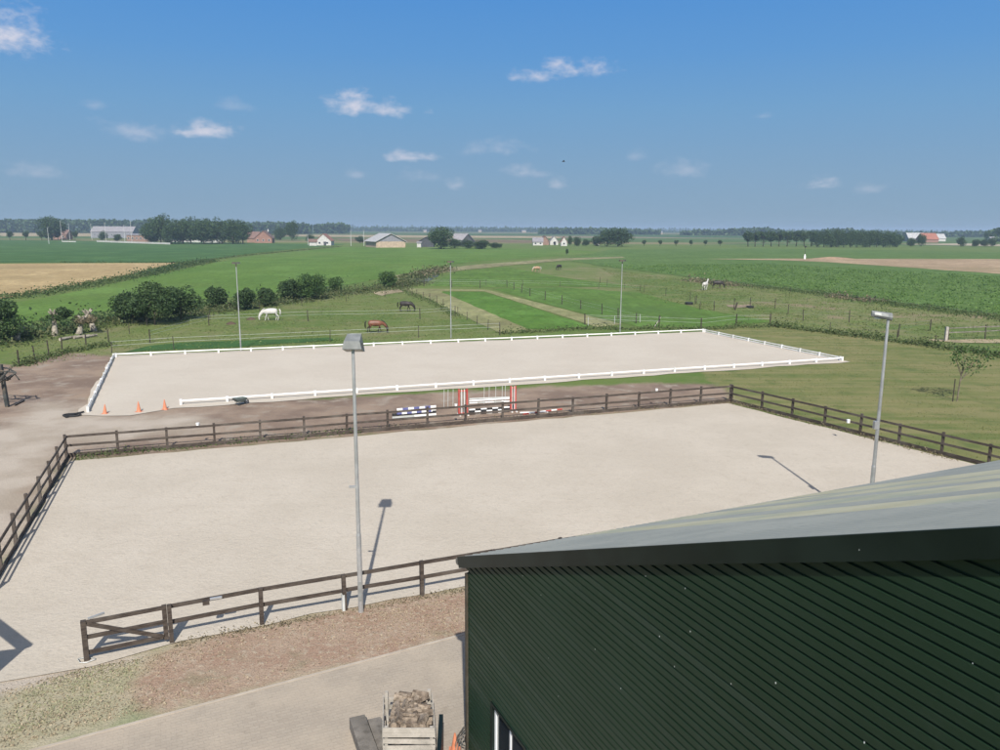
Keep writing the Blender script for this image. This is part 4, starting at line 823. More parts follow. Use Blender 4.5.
M['h_white'] = mottled('white horse coat', (.46, .45, .42), (.56, .545, .51), 3, .6, (.45, .44, .42), 1.5, 0)
M['h_wmane'] = mottled('grey mane', (.45, .43, .40), (.55, .53, .5), 3, .7, None, 1, 0)
mt, nt, bs = newmat('bay horse coat'); tc = nt.nodes.new('ShaderNodeTexCoord'); sx = nt.nodes.new('ShaderNodeSeparateXYZ'); nt.links.new(tc.outputs['Object'], sx.inputs[0])
col = ncol(nt, nramp(nt, nnoise(nt, 2, 4), .35, .65), (.13, .050, .028), (.18, .070, .038)); col = ncol(nt, nramp(nt, sx.outputs[2], .55, .85), (.02, .015, .013), col); finish(nt, bs, col, .5); M['h_bay'] = mt
M['h_dark'] = mottled('dark horse coat', (.018, .016, .016), (.05, .042, .038), 2, .5, None, 1, 0)
M['h_black'] = mottled('black mane', (.012, .011, .010), (.025, .022, .02), 2, .6, None, 1, 0)
M['h_fox'] = mottled('pale chestnut coat', (.34, .22, .14), (.40, .27, .18), 2, .6, None, 1, 0)
horse(271, 320.5, False, (M['h_white'], M['h_wmane']), 'white horse grazing with its head to the left by the hedge', yaw=.25, size=1.06)
horse(375.5, 333, True, (M['h_bay'], M['h_black']), 'bay horse with black legs grazing behind the far white rail', yaw=.15, size=1.0)
horse(405.5, 311.5, True, (M['h_dark'], M['h_black']), 'dark horse grazing farther back in the paddock behind the bay one', yaw=-.1, size=1.0)
horse(705, 290, True, (M['h_white'], M['h_wmane']), 'white horse standing with its head up beside a dark grazing horse', 'stand', yaw=.9, size=1.05)
horse(717, 288.5, True, (M['h_dark'], M['h_black']), 'dark horse grazing close behind the standing white horse', yaw=-.2, size=1.05)
horse(537, 272, False, (M['h_fox'], M['h_wmane']), 'pale chestnut horse grazing far off in the brown pasture', yaw=.4, size=1.05)
horse(559, 270, False, (M['h_dark'], M['h_black']), 'small black horse far off right of the pale chestnut one', yaw=.9, size=1.05)
for (x, y, lab) in ((231, 324, 'small dark molehill left of the grazing white horse'), (251, 319.5, 'small dark molehill just left of the grazing white horse')):
    c_ = at(x, y); b = MB(); b.tube([c_, c_+Vector((0, 0, .15)), c_+Vector((0, 0, .28))], [.62, .42, .1], 12); single('molehill', b, mottled('dark soil', (.07, .05, .035), (.10, .07, .05), 3, .95, None, 1, 0), lab, 'molehill')

# ------------------------------------------------------------------ foliage
def leaf_mesh(name, centres, size, mat, squash=.8):
    """one small four-sided leaf clump per centre, all in one mesh"""
    n = len(centres); a = rng.normal(size=(n, 3)); a /= np.linalg.norm(a, axis=1)[:, None]; b_ = rng.normal(size=(n, 3)); b_ -= (a*b_).sum(1)[:, None]*a; b_ /= np.linalg.norm(b_, axis=1)[:, None]
    s = (size*rng.uniform(.55, 1.25, n))[:, None] if np.isscalar(size) else (size*rng.uniform(.55, 1.25, n))[:, None]
    co = np.stack([centres-a*s*.5, centres-b_*s*.5*squash, centres+a*s*.5, centres+b_*s*.5*squash], 1).reshape(-1, 3)
    me = bpy.data.meshes.new(name); me.vertices.add(n*4); me.vertices.foreach_set('co', co.ravel()); me.loops.add(n*4); me.loops.foreach_set('vertex_index', np.arange(n*4, dtype=np.int32))
    me.polygons.add(n); me.polygons.foreach_set('loop_start', np.arange(0, n*4, 4, dtype=np.int32)); me.polygons.foreach_set('loop_total', np.full(n, 4, np.int32)); me.update(calc_edges=True); me.materials.append(mat); return me
def crown_pts(n, R, zc, rz_, lobes, seed, lob=.42, low=-1):
    r = np.random.default_rng(seed); out_ = []
    cs = []
    for i in range(lobes):
        v = r.normal(size=3); v /= np.linalg.norm(v)
        if v[2] < low: v[2] = -v[2]*.3
        k = r.uniform(.35, .78); cs.append((v[0]*R*k, v[1]*R*k, zc+v[2]*rz_*k, r.uniform(.75, 1.25)*lob))
    for i in range(lobes):
        c_ = cs[i]; m_ = n//lobes; v = r.normal(size=(m_, 3)); v /= np.linalg.norm(v, axis=1)[:, None]; rad = c_[3]*r.uniform(.55, 1.05, m_)**.6
        rad *= 1+.18*np.sin(v[:, 0]*7+i)*np.cos(v[:, 1]*6+2*i)
        out_.append(np.stack([c_[0]+v[:, 0]*rad*R, c_[1]+v[:, 1]*rad*R, c_[2]+v[:, 2]*rad*rz_], 1))
    return np.concatenate(out_)
def trunk_mb(h, r, limbs, R, zc, seed, spread=.6):
    rr_ = random.Random(seed); b = MB(); x = 0; pts = [(0, 0, -.1)]; b.tube([(0, 0, -.05), (.02*h, 0, h*.35), (0, .01*h, h*.7)], [r, r*.75, r*.4], 8)
    for i in range(limbs):
        a_ = 2*math.pi*i/limbs+rr_.uniform(-.4, .4); z0 = h*rr_.uniform(.28, .6); e = (math.cos(a_)*R*spread, math.sin(a_)*R*spread, zc+rr_.uniform(-.1, .4)*zc*.4); b.tube([(0, 0, z0), (e[0]*.5, e[1]*.5, z0+(e[2]-z0)*.62), e], [r*.42, r*.26, r*.1], 6)
    return b
def make_tree(name, label, cat, loc, h, R, trunk_h, n, leaf, mat, lobes, seed, tm='trunk', group=None, tr=None, lob=.42, rzf=None):
    t = thing(name, label, cat, tuple(loc), 0, group); zc = trunk_h+(h-trunk_h)*.5; rz_ = (h-trunk_h)*.5*(rzf or 1)
    part(t, 'trunk', trunk_mb(h, tr or h*.022+.05, 6, R, zc, seed), M[tm], local=True, smooth=True)
    o = bpy.data.objects.new('crown', leaf_mesh('crown', crown_pts(n, R, zc, rz_, lobes, seed, lob), leaf, mat)); COL.objects.link(o); o.parent = t
    return t
# near hedge shrubs along the ditch: x, base y, width px, height px
HB = [(1, 343, 36, 38, 'dark round shrub over pale trunks at the left edge'), (133, 323, 36, 30, 'dark shrub forming the left end of the big hedge clump'), (155, 325, 46, 40, 'biggest dark round shrub in the hedge clump left of the white horse'),
      (181, 320, 34, 31, 'round dark shrub at the right end of the big hedge clump'), (217, 309, 20, 23, 'small round dark shrub just left of the thin far left mast'), (245, 310, 24, 22, 'low dark shrub just right of the thin far left mast'),
      (266, 307, 16, 18, 'small upright shrub directly behind the white horse'), (291, 301, 22, 22, 'dark shrub joined to the left side of a taller bush right of the white horse'), (309, 300, 30, 29, 'tallest bush right of the white horse, dense and mid green'),
      (336, 293, 15, 17, 'small egg shaped shrub standing alone between two gaps of the hedge'), (388, 288, 17, 16, 'round shrub near the pale bank left of the pond')]
for i, (x, y, wp, hp_, lab) in enumerate(HB):
    p = at(x, y); D = p.length; D = math.hypot(p.x, p.y); s = D/794; R = wp*s/2; h = hp_*s*1.02
    make_tree('hedge_shrub', lab, 'shrub', p, h, R, h*.06, int(2600+R*1500), .20+.010*R, M['leaf_mid' if i in (8, 9, 10) else 'leaf_dark'], 16, 50+i, group='shrubs of the ditch hedge', tr=.10, lob=.45)
# pollard willows with bare pale trunks
for i, (x, y, hp_, lean, lab) in enumerate([(16, 341, 12, .4, 'pale broken trunk at the foot of the left edge shrub'), (55, 336, 24, .05, 'pollard willow with dark ivy head on a pale trunk'), (79, 334, 17, .5, 'pale pollard willow stump leaning right, with shaggy bark'), (94, 331, 20, -.6, 'pale bare pollard trunk leaning left, rightmost of the old willows')]):
    p = at(x, y); D = math.hypot(p.x, p.y); h = hp_*D/794; t = thing('pollard_willow', lab, 'tree', tuple(p), group='old pollard willows by the ditch')
    b = MB(); b.tube([(0, 0, -.1), (lean*.5, .1, h*.45), (lean, .1, h*.8)], [.36, .22, .30], 9)
    for k in range(7):
        a0 = k*.9+i; b.tube([(lean, .1, h*.7), (lean+math.cos(a0)*.5, .1+math.sin(a0)*.5, h*.92+.1*(k % 3))], [.16, .06], 6)
    part(t, 'trunk', b, M['pale_trunk'], local=True)
    if i in (1, 2):
        pts = crown_pts(1500 if i == 1 else 700, 1.25, h*.80, .75, 9, 90+i, .45)+np.array([lean+.5, 0, -.05]); me = leaf_mesh('crown', pts, .2, M['leaf_dark' if i == 1 else 'dry_weeds']); o = bpy.data.objects.new('crown', me); COL.objects.link(o); o.parent = t
for i, (a_, b_, lab) in enumerate([((60, 341), (76, 338), 'pale grey log lying left of two others under the willows'), ((74, 339), (90, 337), 'pale grey log lying in the middle of the willow logs'), ((84, 338.5), (97, 336.5), 'pale grey log lying rightmost under the leaning willow')]):
    p, q = at(*a_), at(*b_); b = MB(); b.tube([p+Vector((0, 0, .15)), q+Vector((0, 0, .18))], [.16, .11], 8); single('fallen_log', b, M['pale_trunk'], lab, 'log')
# young tree with its stake on the lawn
p = at(957, 401); t = thing('young_tree', 'thin young tree with a sparse crown standing on the lawn beside a stake', 'tree', tuple(p))
b = MB(); b.tube([(0, 0, -.05), (.04, 0, 1.2), (.12, 0, 2.2), (.35, 0, 3.0)], [.045, .04, .03, .012], 7)
tw = [(.9, .1, 2.9), (1.5, .1, 3.5), (1.2, -.2, 2.4), (-.3, .1, 2.8), (-.5, 0, 3.3), (.5, .3, 3.6), (.2, -.3, 2.4), (1.8, .1, 3.1), (-.1, 0, 3.5)]
for k, e in enumerate(tw): b.tube([(.05+.02*k, 0, 1.3+.12*k), (e[0]*.6, e[1]*.6, (1.4+.12*k+e[2])/2+.1), e], [.022, .016, .006], 5)
part(t, 'trunk', b, M['trunk'], local=True)
pts = np.concatenate([rng.normal(size=(62, 3))*np.array([.24, .24, .20])+np.array(e)*np.array([1, 1, .98]) for e in tw]+[rng.normal(size=(30, 3))*.3+np.array([.5, 0, 2.6])])
o = bpy.data.objects.new('crown', leaf_mesh('crown', pts, .15, M['leaf_mid'])); COL.objects.link(o); o.parent = t
p = at(952.7, 401.5); b = MB(); b.tube([p, p+Vector((0, 0, 1.55))], .035, 7); single('tree_stake', b, M['post_wood'], 'dark wooden stake just left of the young tree on the lawn', 'stake')

# ------------------------------------------------------------------ far trees (shared meshes)
protos = []
for k in range(5):
    b = trunk_mb(13, .34, 7, 4.2, 7.4, 20+k); tm_ = tomesh('trunk', b, M['trunk'], smooth=True)
    cm_ = leaf_mesh('crown', crown_pts(5200, 5.4, 7.3, 7.4, 24, 30+k, .40), .62, M['leaf_far']); protos.append((tm_, cm_))
tall = []
for k in range(3):
    b = trunk_mb(14, .30, 6, 2.6, 10, 120+k); tm_ = tomesh('trunk', b, M['trunk'], smooth=True)
    cm_ = leaf_mesh('crown', crown_pts(2600, 3.4, 9.2, 5.0, 14, 130+k, .45), .60, M['leaf_far']); tall.append((tm_, cm_))
def far_tree(px, py, wp, hp_, label, group, k=None, fam=None, nm='broadleaf_tree', dY=0):
    p = at(px, py); D = math.hypot(p.x, p.y)*(1+dY); p = p*(1+dY); s = D/794; fam = fam or protos; k = random.randrange(len(fam)) if k is None else k
    t = thing(nm, label, 'tree', tuple(p), random.uniform(0, 6.28), group); fw_ = 5.4*2 if fam is protos else 6.8; t.scale = (wp*s/fw_*1.03, wp*s/fw_*1.03, hp_*s/14.3)
    for q, me in zip(('trunk', 'crown'), fam[k]):
        o = bpy.data.objects.new(q, me); COL.objects.link(o); o.parent = t
    return t
# grove behind the white barrier on the left
xs = [(151, 19, 20), (161, 22, 27), (172, 20, 22), (183, 20, 22), (191, 22, 25), (204, 22, 24), (212, 20, 23), (222, 20, 24), (233, 20, 23), (243, 20, 22)]
for i, (x, wp, hh) in enumerate(xs): far_tree(x, 243.5+.3*(i % 3), wp, hh, ORD[i]+' from the left of the ten big trees behind the white barrier', 'big trees of the grove behind the white barrier', i % 5)
for i, (x, y, wp, hp_, lab) in enumerate([(441, 249, 28, 23, 'large dark tree in front of the farm sheds'), (455, 248.5, 14, 10, 'low round tree touching the right side of the large farm tree'),
    (468, 248.5, 16, 9, 'low bush below the dark gabled farmhouse'), (482, 249, 20, 9, 'broad low bush right of the dark gabled farmhouse'), (496, 248.5, 14, 6, 'small bush at the right end of the farm garden'),
    (618, 246.5, 26, 19, 'large dark round tree right of the white village houses'), (607, 246.5, 18, 17, 'dark tree merging with the left side of the large round tree'), (597, 246, 14, 11, 'mid height tree left of the large round tree'),
    (577, 246, 9, 9, 'small tree right beside the white village houses'), (586, 246, 10, 7, 'low bush between the village houses and the large round tree'), (570, 245.5, 5, 10, 'thin dark tree behind the white village houses'),
    (292, 240.5, 13, 19, 'bushy tree right of the brick gabled house'), (280, 240, 14, 13, 'low round tree against the right wall of the brick gabled house'), (310, 243, 10, 8, 'dark bush left of the white arched house'),
    (360, 243, 10, 7, 'low bush left of the pale roofed barn'), (52, 240, 24, 21, 'broad bluish tree behind the leftmost masts'), (567, 254.5, 3.2, 6, 'tiny dark bush alone in the meadow below the village houses'),
    (103, 240, 9, 8, 'small bush in front of the long brick stable at its left end'), (118, 241, 8, 6, 'small brown green bush in front of the long brick stable')]):
    far_tree(x, y, wp, hp_, lab, None, i % 5)
for i, x in enumerate((10, 26, 42, 58, 75)): far_tree(x, 240, 6, 8, ORD[i]+' of five small roadside trees from the left edge', 'small roadside trees at the left', i % 3, tall)
for i, x in enumerate((644, 660, 676, 691, 705, 720)): far_tree(x, 246, 4.5, 6, ORD[i]+' from the left of six small trees along the road right of the dark grove', 'small roadside trees in the middle', i % 3, tall)
for i, x in enumerate((748, 755, 763, 771, 779, 787, 796, 804, 811)): far_tree(x, 246.5-.02*i, 11, 15, ORD[i]+' from the left of nine slender trees with bare lower trunks', 'slender trees with bare trunks on the right', i % 3, tall, 'slender_tree')
for i in range(13): far_tree(817+6.6*i, 247.3, 12, 15+(-2 if i > 9 else 0)+(i % 2), ORD[i]+' from the left of thirteen dense dark trees of the right hand row', 'dense dark trees of the right hand row', i % 5)
for i, (x, hh) in enumerate(((911, 8), (921, 11), (961, 9), (976, 6), (984, 6), (992, 8))): far_tree(x, 246.5, 8, hh, ORD[i]+' from the left of the small trees near the red roofed farm', 'small trees near the red roofed farm', i % 5)

# ------------------------------------------------------------------ far woods, one mass each
def wood(name, pts, ybase, D, label, mat='leaf_far', n=2600, leaf=5.0, depth=60):
    n = int(n*1.8)
    """pts: (x, top y) along the photographed skyline of the wood, standing D metres away"""
    r = np.random.default_rng(int(D)+len(pts)+int(pts[0][0]*7) % 997); xs_ = np.array([p[0] for p in pts], float); ys_ = np.array([p[1] for p in pts], float)
    x = r.uniform(xs_[0], xs_[-1], n); top = np.interp(x, xs_, ys_)+.9*np.sin(x*.9+D)*np.sin(x*.37)+.5*np.sin(x*2.3); yh = YH+ROLL*(x-500); dd_ = D+r.uniform(0, depth, n)
    ht = np.maximum(2.0, H+(yh-top)*dd_/794); z = ht*(1-r.uniform(0, 1, n)**1.6*1.0); az = np.arctan((x-500)/794)
    P3 = np.stack([dd_*np.tan(az), dd_, z-leaf*.3], 1)
    o = bpy.data.objects.new(name, leaf_mesh(name, P3, leaf*1.1, M[mat])); COL.objects.link(o); tag(o, label, 'wood', None, 'stuff')
wood('far_wood', [(-260, 219), (-100, 220), (0, 219.5), (30, 219.5), (50, 219), (80, 220), (110, 219.5), (130, 221), (150, 219), (160, 221)], 232, 1250, 'long bluish line of far trees at the left horizon', n=9000, leaf=4.5)
wood('far_wood', [(225, 224), (250, 222.5), (270, 222), (300, 223), (311, 224.5)], 231, 1300, 'dark blue far wood behind the brick gabled house', n=3200, leaf=4.5)
wood('far_wood', [(313, 225), (325, 223.5), (340, 223), (349, 225)], 231, 1400, 'short dark blue far wood above the white arched house', n=2200, leaf=4)
wood('far_wood', [(345, 228), (380, 227), (400, 228), (440, 227.5), (470, 228), (520, 228), (560, 228.5)], 232, 2400, 'low pale line of trees along the middle horizon', n=5000, leaf=6)
wood('far_wood', [(538, 229.5), (545, 228), (610, 228), (640, 229.5), (660, 230)], 234, 1500, 'flat topped bluish wood behind the large round tree', n=4200, leaf=4.5)
wood('far_wood', [(620, 230.5), (660, 230.5), (700, 231), (720, 231)], 234, 2600, 'faint low trees on the horizon right of the large round tree', n=2200, leaf=6)
wood('far_wood', [(680, 231.5), (700, 229.5), (712, 230.5), (735, 228.5), (765, 227.5), (778, 229.5), (790, 231.5)], 236, 1400, 'hump of bluish wood behind the slender trees', n=4600, leaf=4.5)
wood('far_wood', [(790, 231), (815, 230.5), (830, 228.5), (850, 228.5), (862, 231), (900, 231.5), (925, 232), (950, 232), (960, 231), (1000, 231), (1040, 229), (1200, 229)], 237, 1350, 'bluish wooded ridge behind the red roofed farm at the right', n=8000, leaf=4.5)
wood('far_wood', [(985, 232), (992, 229), (1000, 228), (1060, 227)], 240, 800, 'dark grove cut by the right edge of the picture', n=1500, leaf=3)
wood('far_wood', [(150, 221), (225, 222)], 232, 1600, 'bluish wood seen over the big grove', n=2500, leaf=5)
wood('far_wood', [(-400, 222), (-200, 222), (400, 226), (1000, 231), (1500, 232)], 232, 3800, 'faintest line of trees right along the whole horizon', n=8000, leaf=9, depth=200)

# ------------------------------------------------------------------ far houses
def house(px, py, wp, dm, hw, hr, wallm, roofm, label, yaw=0, chim=False, nm='house', gable_front=False, wins=0, door=False, winm='darkwall', roof_over=.4):
    """wp: width in px of the front; hw wall height, hr roof height in m; the ridge runs along x unless gable_front"""
    p = at(px, py); s = math.hypot(p.x, p.y)/794; Wd = wp*s; t = thing(nm, label, 'building', tuple(p), yaw)
    b = MB(); b.box((0, dm/2, hw/2), (Wd, dm, hw))
    if gable_front:
        b.add([(-Wd/2, 0, hw), (Wd/2, 0, hw), (0, 0, hw+hr)], [(0, 1, 2)]); b.add([(-Wd/2, dm, hw), (Wd/2, dm, hw), (0, dm, hw+hr)], [(0, 2, 1)])
    else:
        for x_ in (-Wd/2, Wd/2): b.add([(x_, 0, hw), (x_, dm, hw), (x_, dm/2, hw+hr)], [(0, 1, 2)])
    part(t, 'wall', b, M[wallm], local=True); b = MB(); o_ = roof_over; th = .22
    if gable_front:
        for sg in (-1, 1): b.beam((sg*(Wd/2+o_), dm/2, hw-o_*hr/(Wd/2)+.1), (0, dm/2, hw+hr+.1), dm+2*o_, th)
    else:
        for y0 in (-o_, dm+o_): b.beam((0, y0, hw-o_*hr/(dm/2)+.1), (0, dm/2, hw+hr+.1), Wd+2*o_, th)
    r_ = part(t, 'roof', b, M[roofm], local=True)
    if chim: b = MB(); b.box((Wd*.22, dm*.5, hw+hr+.3), (.7, .7, 1.8)); part(r_, 'chimney', b, M['whitewall'], local=True)
    for i in range(wins):
        x_ = -Wd/2+Wd*(i+.5)/wins; b = MB(); b.box((x_, -.02, hw*.55), (min(1.4, Wd/wins*.5), .1, min(1.5, hw*.45))); w_ = part(t, 'window', b, M['white_frame'], local=True); b = MB(); b.box((x_, -.06, hw*.55), (min(1.2, Wd/wins*.42), .06, min(1.3, hw*.38))); part(w_, 'pane', b, M['window_glass'], local=True)
    if door: b = MB(); b.box((Wd*.1, -.04, 1.2), (1.6, .1, 2.4)); part(t, 'door', b, M[winm], local=True)
    return t
house(263.5, 243, 16, 12, 3.6, 5.0, 'redbrick', 'brownroof', 'brick house with a big gable, white lower wall and chimney', .12, True, gable_front=True, wins=3)
house(253, 242.6, 11, 9, 3.2, 4.6, 'brick', 'brownroof', 'brown roofed wing joined to the left of the brick gabled house', .1)
house(323.5, 245.5, 15, 9, 3.0, 4.2, 'whitewall', 'redroof', 'white house with a peaked front and red tiles', 0, gable_front=True, wins=2, door=True)
house(313, 245.8, 7, 5, 2.4, 1.6, 'whitewall', 'brownroof', 'tiny white outbuilding left of the white peaked house', .2)
house(391, 247.6, 30, 24, 3.6, 4.3, 'tanwall', 'metalroof', 'wide barn with a pale metal roof and dark gable over tan boards', .42, gable_front=True, nm='farm_barn', roof_over=.9)
p = at(391, 247.6); s = math.hypot(p.x, p.y)/794
t = [o for o in bpy.data.objects if o.name.startswith('farm_barn')][0]; Wd = 30*s; b = MB(); b.add([(-Wd/2+.5, -.06, 3.5), (Wd/2-.5, -.06, 3.5), (0, -.06, 7.6)], [(0, 1, 2)]); b.add([(-Wd/2+.5, -.06, 3.5), (0, -.06, 7.6), (-Wd/2+.5, -.0, 3.5)], [(0, 1, 2)]); part(t, 'gable_board', b, M['greywall'], local=True)
house(426, 247, 15, 10, 3.2, 2.6, 'darkwall', 'darkroof', 'dark shed between the pale barn and the large farm tree', 0, gable_front=True, nm='shed')
house(419, 247.4, 4, 5, 2.6, .6, 'whitewall', 'greyroof', 'small white shed beside the dark shed', 0, nm='shed')
house(461, 245, 14, 9, 3.4, 4.0, 'greywall', 'greyroof', 'long grey roofed house behind the farm bushes', 0)
house(468, 246.5, 12, 10, 3.2, 4.2, 'darkwall', 'darkroof', 'dark gabled farmhouse above the low bushes', 0, gable_front=True, wins=1)
house(538, 245.4, 10, 8, 2.4, 2.6, 'whitewall', 'greyroof', 'leftmost low white village house in the middle distance', 0, wins=2)
house(545, 245, 8, 8, 2.6, 3.6, 'brick', 'brownroof', 'brown roofed village house between two white ones', .1, gable_front=True)
house(554, 245, 8, 8, 2.6, 3.6, 'whitewall', 'greyroof', 'white gabled village house in the middle of its group', 0, gable_front=True, wins=1, door=True)
house(564, 246, 6, 7, 2.8, 3.2, 'whitewall', 'redroof', 'small white house with red roof, rightmost of the village group', 0, gable_front=True, wins=1)
house(597, 245, 5, 6, 2.4, 2.4, 'whitewall', 'greyroof', 'white cottage half hidden by trees left of the large round tree', 0)
house(139, 242, 22, 12, 5.0, .8, 'brick', 'greyroof', 'long low brick stable at the left below the bluish roofs', 0, wins=6, nm='stable')
house(112, 238, 38, 14, 6, 5, 'greywall', 'greyroof', 'large bluish grey roofed hall behind the row of masts', 0, wins=5, nm='hall')
house(60, 239.5, 12, 10, 4, 4, 'brick', 'brownroof', 'distant brown house behind the leftmost masts', 0, wins=2)
house(931, 242.6, 13, 14, 3.0, 5.5, 'redbrick', 'tileroof', 'farmhouse with a bright red tiled roof on the right horizon', 0)
house(917, 241.5, 15, 12, 3, 5.5, 'greywall', 'metalroof', 'pale roofed barn left of the bright red roof', 0, nm='farm_barn')
house(941, 241.3, 8, 10, 3, 4.5, 'whitewall', 'metalroof', 'pale roofed shed behind the bright red roof', 0, nm='shed')
house(993, 242, 4, 6, 3, 2, 'whitewall', 'greyroof', 'tiny white house near the right edge', 0)
for i, (x, y, wp) in enumerate([(11, 231.5, 3), (18, 231.3, 3), (24, 231.5, 4), (65, 231, 4), (275, 231.5, 3), (425, 232.2, 3), (480, 232, 3), (524, 232.4, 4), (642, 234, 3), (653, 234, 4), (661, 234.2, 3)]):
    house(x, y, wp, 10, 3, 3, 'tanwall', 'greyroof', ORD[i]+' from the left of the tiny pale houses along the horizon', 0, nm='far_house')['group'] = 'tiny pale houses along the horizon'
# white barrier walls of the riding yard
def barrier(x0, y0, x1, y1, lab, h=1.3, mat='whitewall'):
    p, q = at(x0, y0), at(x1, y1); t = thing('white_barrier', lab, 'barrier', tuple((p+q)/2)); b = MB(); b.beam(p+Vector((0, 0, h/2)), q+Vector((0, 0, h/2)), .3, h); part(t, 'panel', b, M[mat]); b = MB(); b.beam(p+Vector((0, 0, h+.06)), q+Vector((0, 0, h+.06)), .5, .12); part(t, 'coping', b, M['white_pvc'])
barrier(97, 242, 170, 244.5, 'long low white wall in front of the brick stable', 1.0); barrier(170, 242, 223, 242.8, 'long low white wall in front of the big grove', 1.6)
barrier(62, 242, 76, 242.2, 'short low white wall left of the long one', .6)
ML = [(49, 244, 14), (62, 241, 17), (70, 240, 14), (92, 240, 14), (106, 241, 16), (125, 242, 15), (132, 243, 20), (150, 242, 15), (154, 241, 14), (185, 241, 16), (209, 242, 9), (218, 242, 9), (249, 242, 12), (308, 245, 10), (351, 246, 15), (364, 246, 15)]
for i, (x, y, hp_) in enumerate(ML):
    p = at(x, y); s = math.hypot(p.x, p.y)/794; h = hp_*s; t = thing('yard_mast', 'thin pale mast, '+ORD[i]+' from the left along the distant farms', 'mast', tuple(p), group='thin pale masts along the distant farms')
    b = MB(); b.tube([(0, 0, 0), (0, 0, h)], [.17, .12], 6); part(t, 'pole', b, M['tape'], local=True); b = MB(); b.box((.4, 0, h+.1), (1.3, .5, .25)); part(t, 'lamp_head', b, M['lamp_grey'], local=True)
# white bird scarer
p = at(804.5, 260.5); t = thing('bird_scarer', 'white sack figure and dark kite on a pole by the tilled field', 'bird scarer', tuple(p))
b = MB(); b.tube([(0, 0, 0), (0, 0, 5.2)], .06, 6); part(t, 'pole', b, M['post_wood'], local=True); b = MB(); b.tube([(0, 0, .5), (0, 0, 1.3), (0, 0, 2.3)], [.35, .4, .2], 10); part(t, 'sack', b, M['white_pvc'], local=True); b = MB(); b.tube([(0, 0, 4.7), (0, 0, 5.1), (0, 0, 5.5)], [.1, .45, .1], 8); part(t, 'kite', b, M['black'], local=True)
# a bird in the air
p = Vector((0, 0, H))+ray(563.5, 161.5).normalized()*90; t = thing('flying_bird', 'tiny dark bird flying in the blue sky above the far mast', 'bird', tuple(p))
b = MB(); b.tube([(-.18, 0, 0), (-.05, 0, .02), (.1, 0, .02), (.18, 0, 0)], [.015, .06, .05, .01], 8)
b.add([(-.03, .03, .03), (.10, .03, .03), (.02, .30, .14), (-.08, .5, .06)], [(0, 1, 2, 3)]); b.add([(-.03, -.03, .03), (.10, -.03, .03), (.02, -.30, .14), (-.08, -.5, .06)], [(0, 3, 2, 1)]); part(t, 'body', b, M['black'], local=True)

# ------------------------------------------------------------------ rough growth along ditches and fences
def growth(name, line, wid, n, leaf, hgt, mat, label, jitter=1.0):
    pts = [at(*p) for p in line]; seg = [(b_-a_).length for a_, b_ in zip(pts, pts[1:])]; tot = sum(seg); P3 = []
    k = rng.uniform(0, tot, n); cl = np.sin(k*.9)*np.sin(k*.23+1)*.5+.6
    for i in range(n):
        d_ = k[i]; j_ = 0
        while d_ > seg[j_] and j_ < len(seg)-1: d_ -= seg[j_]; j_ += 1
        dv = (pts[j_+1]-pts[j_]).normalized(); q = pts[j_]+dv*d_+Vector((-dv.y, dv.x, 0))*float(rng.normal()*wid*.4); P3.append((q.x, q.y, abs(float(rng.normal()))*hgt*max(.15, float(cl[i]))*.5))
    o = bpy.data.objects.new(name, leaf_mesh(name, np.array(P3), leaf, M[mat])); COL.objects.link(o); tag(o, label, 'plants', None, 'stuff')
growth('ditch_growth', [(-40, 350), (0, 343), (60, 330), (130, 322), (200, 313), (290, 302), (340, 294), (385, 289), (420, 282)], 5, 14000, .28, 1.3, 'reeds', 'rough reeds and grass along the hedge ditch')
growth('ditch_growth', [(-40, 346), (0, 341), (60, 327), (130, 318), (200, 309), (260, 304), (340, 290)], 3, 5000, .36, 2.2, 'leaf_dark', 'dark undergrowth beneath the hedge shrubs')
growth('ditch_growth', [(0, 299), (50, 292), (100, 283), (150, 274), (180, 267), (210, 261)], 5, 9000, .36, .9, 'bank_grass', 'rough strip between the stubble field and the meadow')
growth('ditch_growth', [(140, 275.5), (180, 266.5), (208, 261.5)], 4, 2200, .45, 1.5, 'leaf_dark', 'dark bushes at the far tip of the stubble field')
growth('ditch_growth', [(60, 262.5), (176, 263), (200, 261), (250, 255), (340, 246.5)], 3, 3500, .4, .5, 'bank_grass', 'thin weedy edge of the dark green crop')
growth('ditch_growth', [(396, 287), (410, 280), (430, 273), (440, 271), (450, 269.5)], 4, 2600, .5, 1.7, 'reeds', 'pale reeds around the pond')
growth('ditch_growth', [(418, 277), (440, 271.5), (450, 270)], 2, 900, .5, 1.4, 'dry_weeds', 'dry brown reeds behind the pond')
growth('ditch_growth', [(690, 280), (735, 285), (800, 291), (870, 301), (1000, 318), (1150, 338)], 4.5, 9000, .26, .7, 'bank_grass', 'weedy edge between the crop and the right pasture')
growth('ditch_growth', [(690, 281), (720, 284), (740, 286.5)], 4, 900, .35, 1.1, 'dry_weeds', 'dry pale weeds beside the white standing horse')
growth('ditch_growth', [(830, 297), (880, 302)], 3, 700, .35, .9, 'dry_weeds', 'dry grey weeds at the crop edge')
growth('ditch_growth', [(770, 325.5), (830, 333), (897, 341.5), (935, 347), (1000, 356), (1150, 378)], 1.6, 5200, .22, .8, 'weeds', 'long grass at the foot of the lawn wire fence')
growth('ditch_growth', [(19, 367), (49, 356), (110, 345)], 1.2, 1500, .2, .6, 'weeds', 'long grass at the foot of the yard wire fence')
growth('ditch_growth', [(455, 317), (437, 305), (417, 297), (385, 282)], 1.2, 1300, .22, .7, 'weeds', 'long grass along the paddock wire fence')
growth('ditch_growth', [(500, 334), (585, 329), (700, 329.5), (770, 326)], 1.5, 2600, .2, .6, 'weeds', 'long grass behind the white arena')
growth('fence_weeds', [(75, 459), (120, 453.5), (220, 444), (300, 437), (360, 432)], .55, 2400, .09, .28, 'weeds', 'small weeds along the foot of the back arena fence')
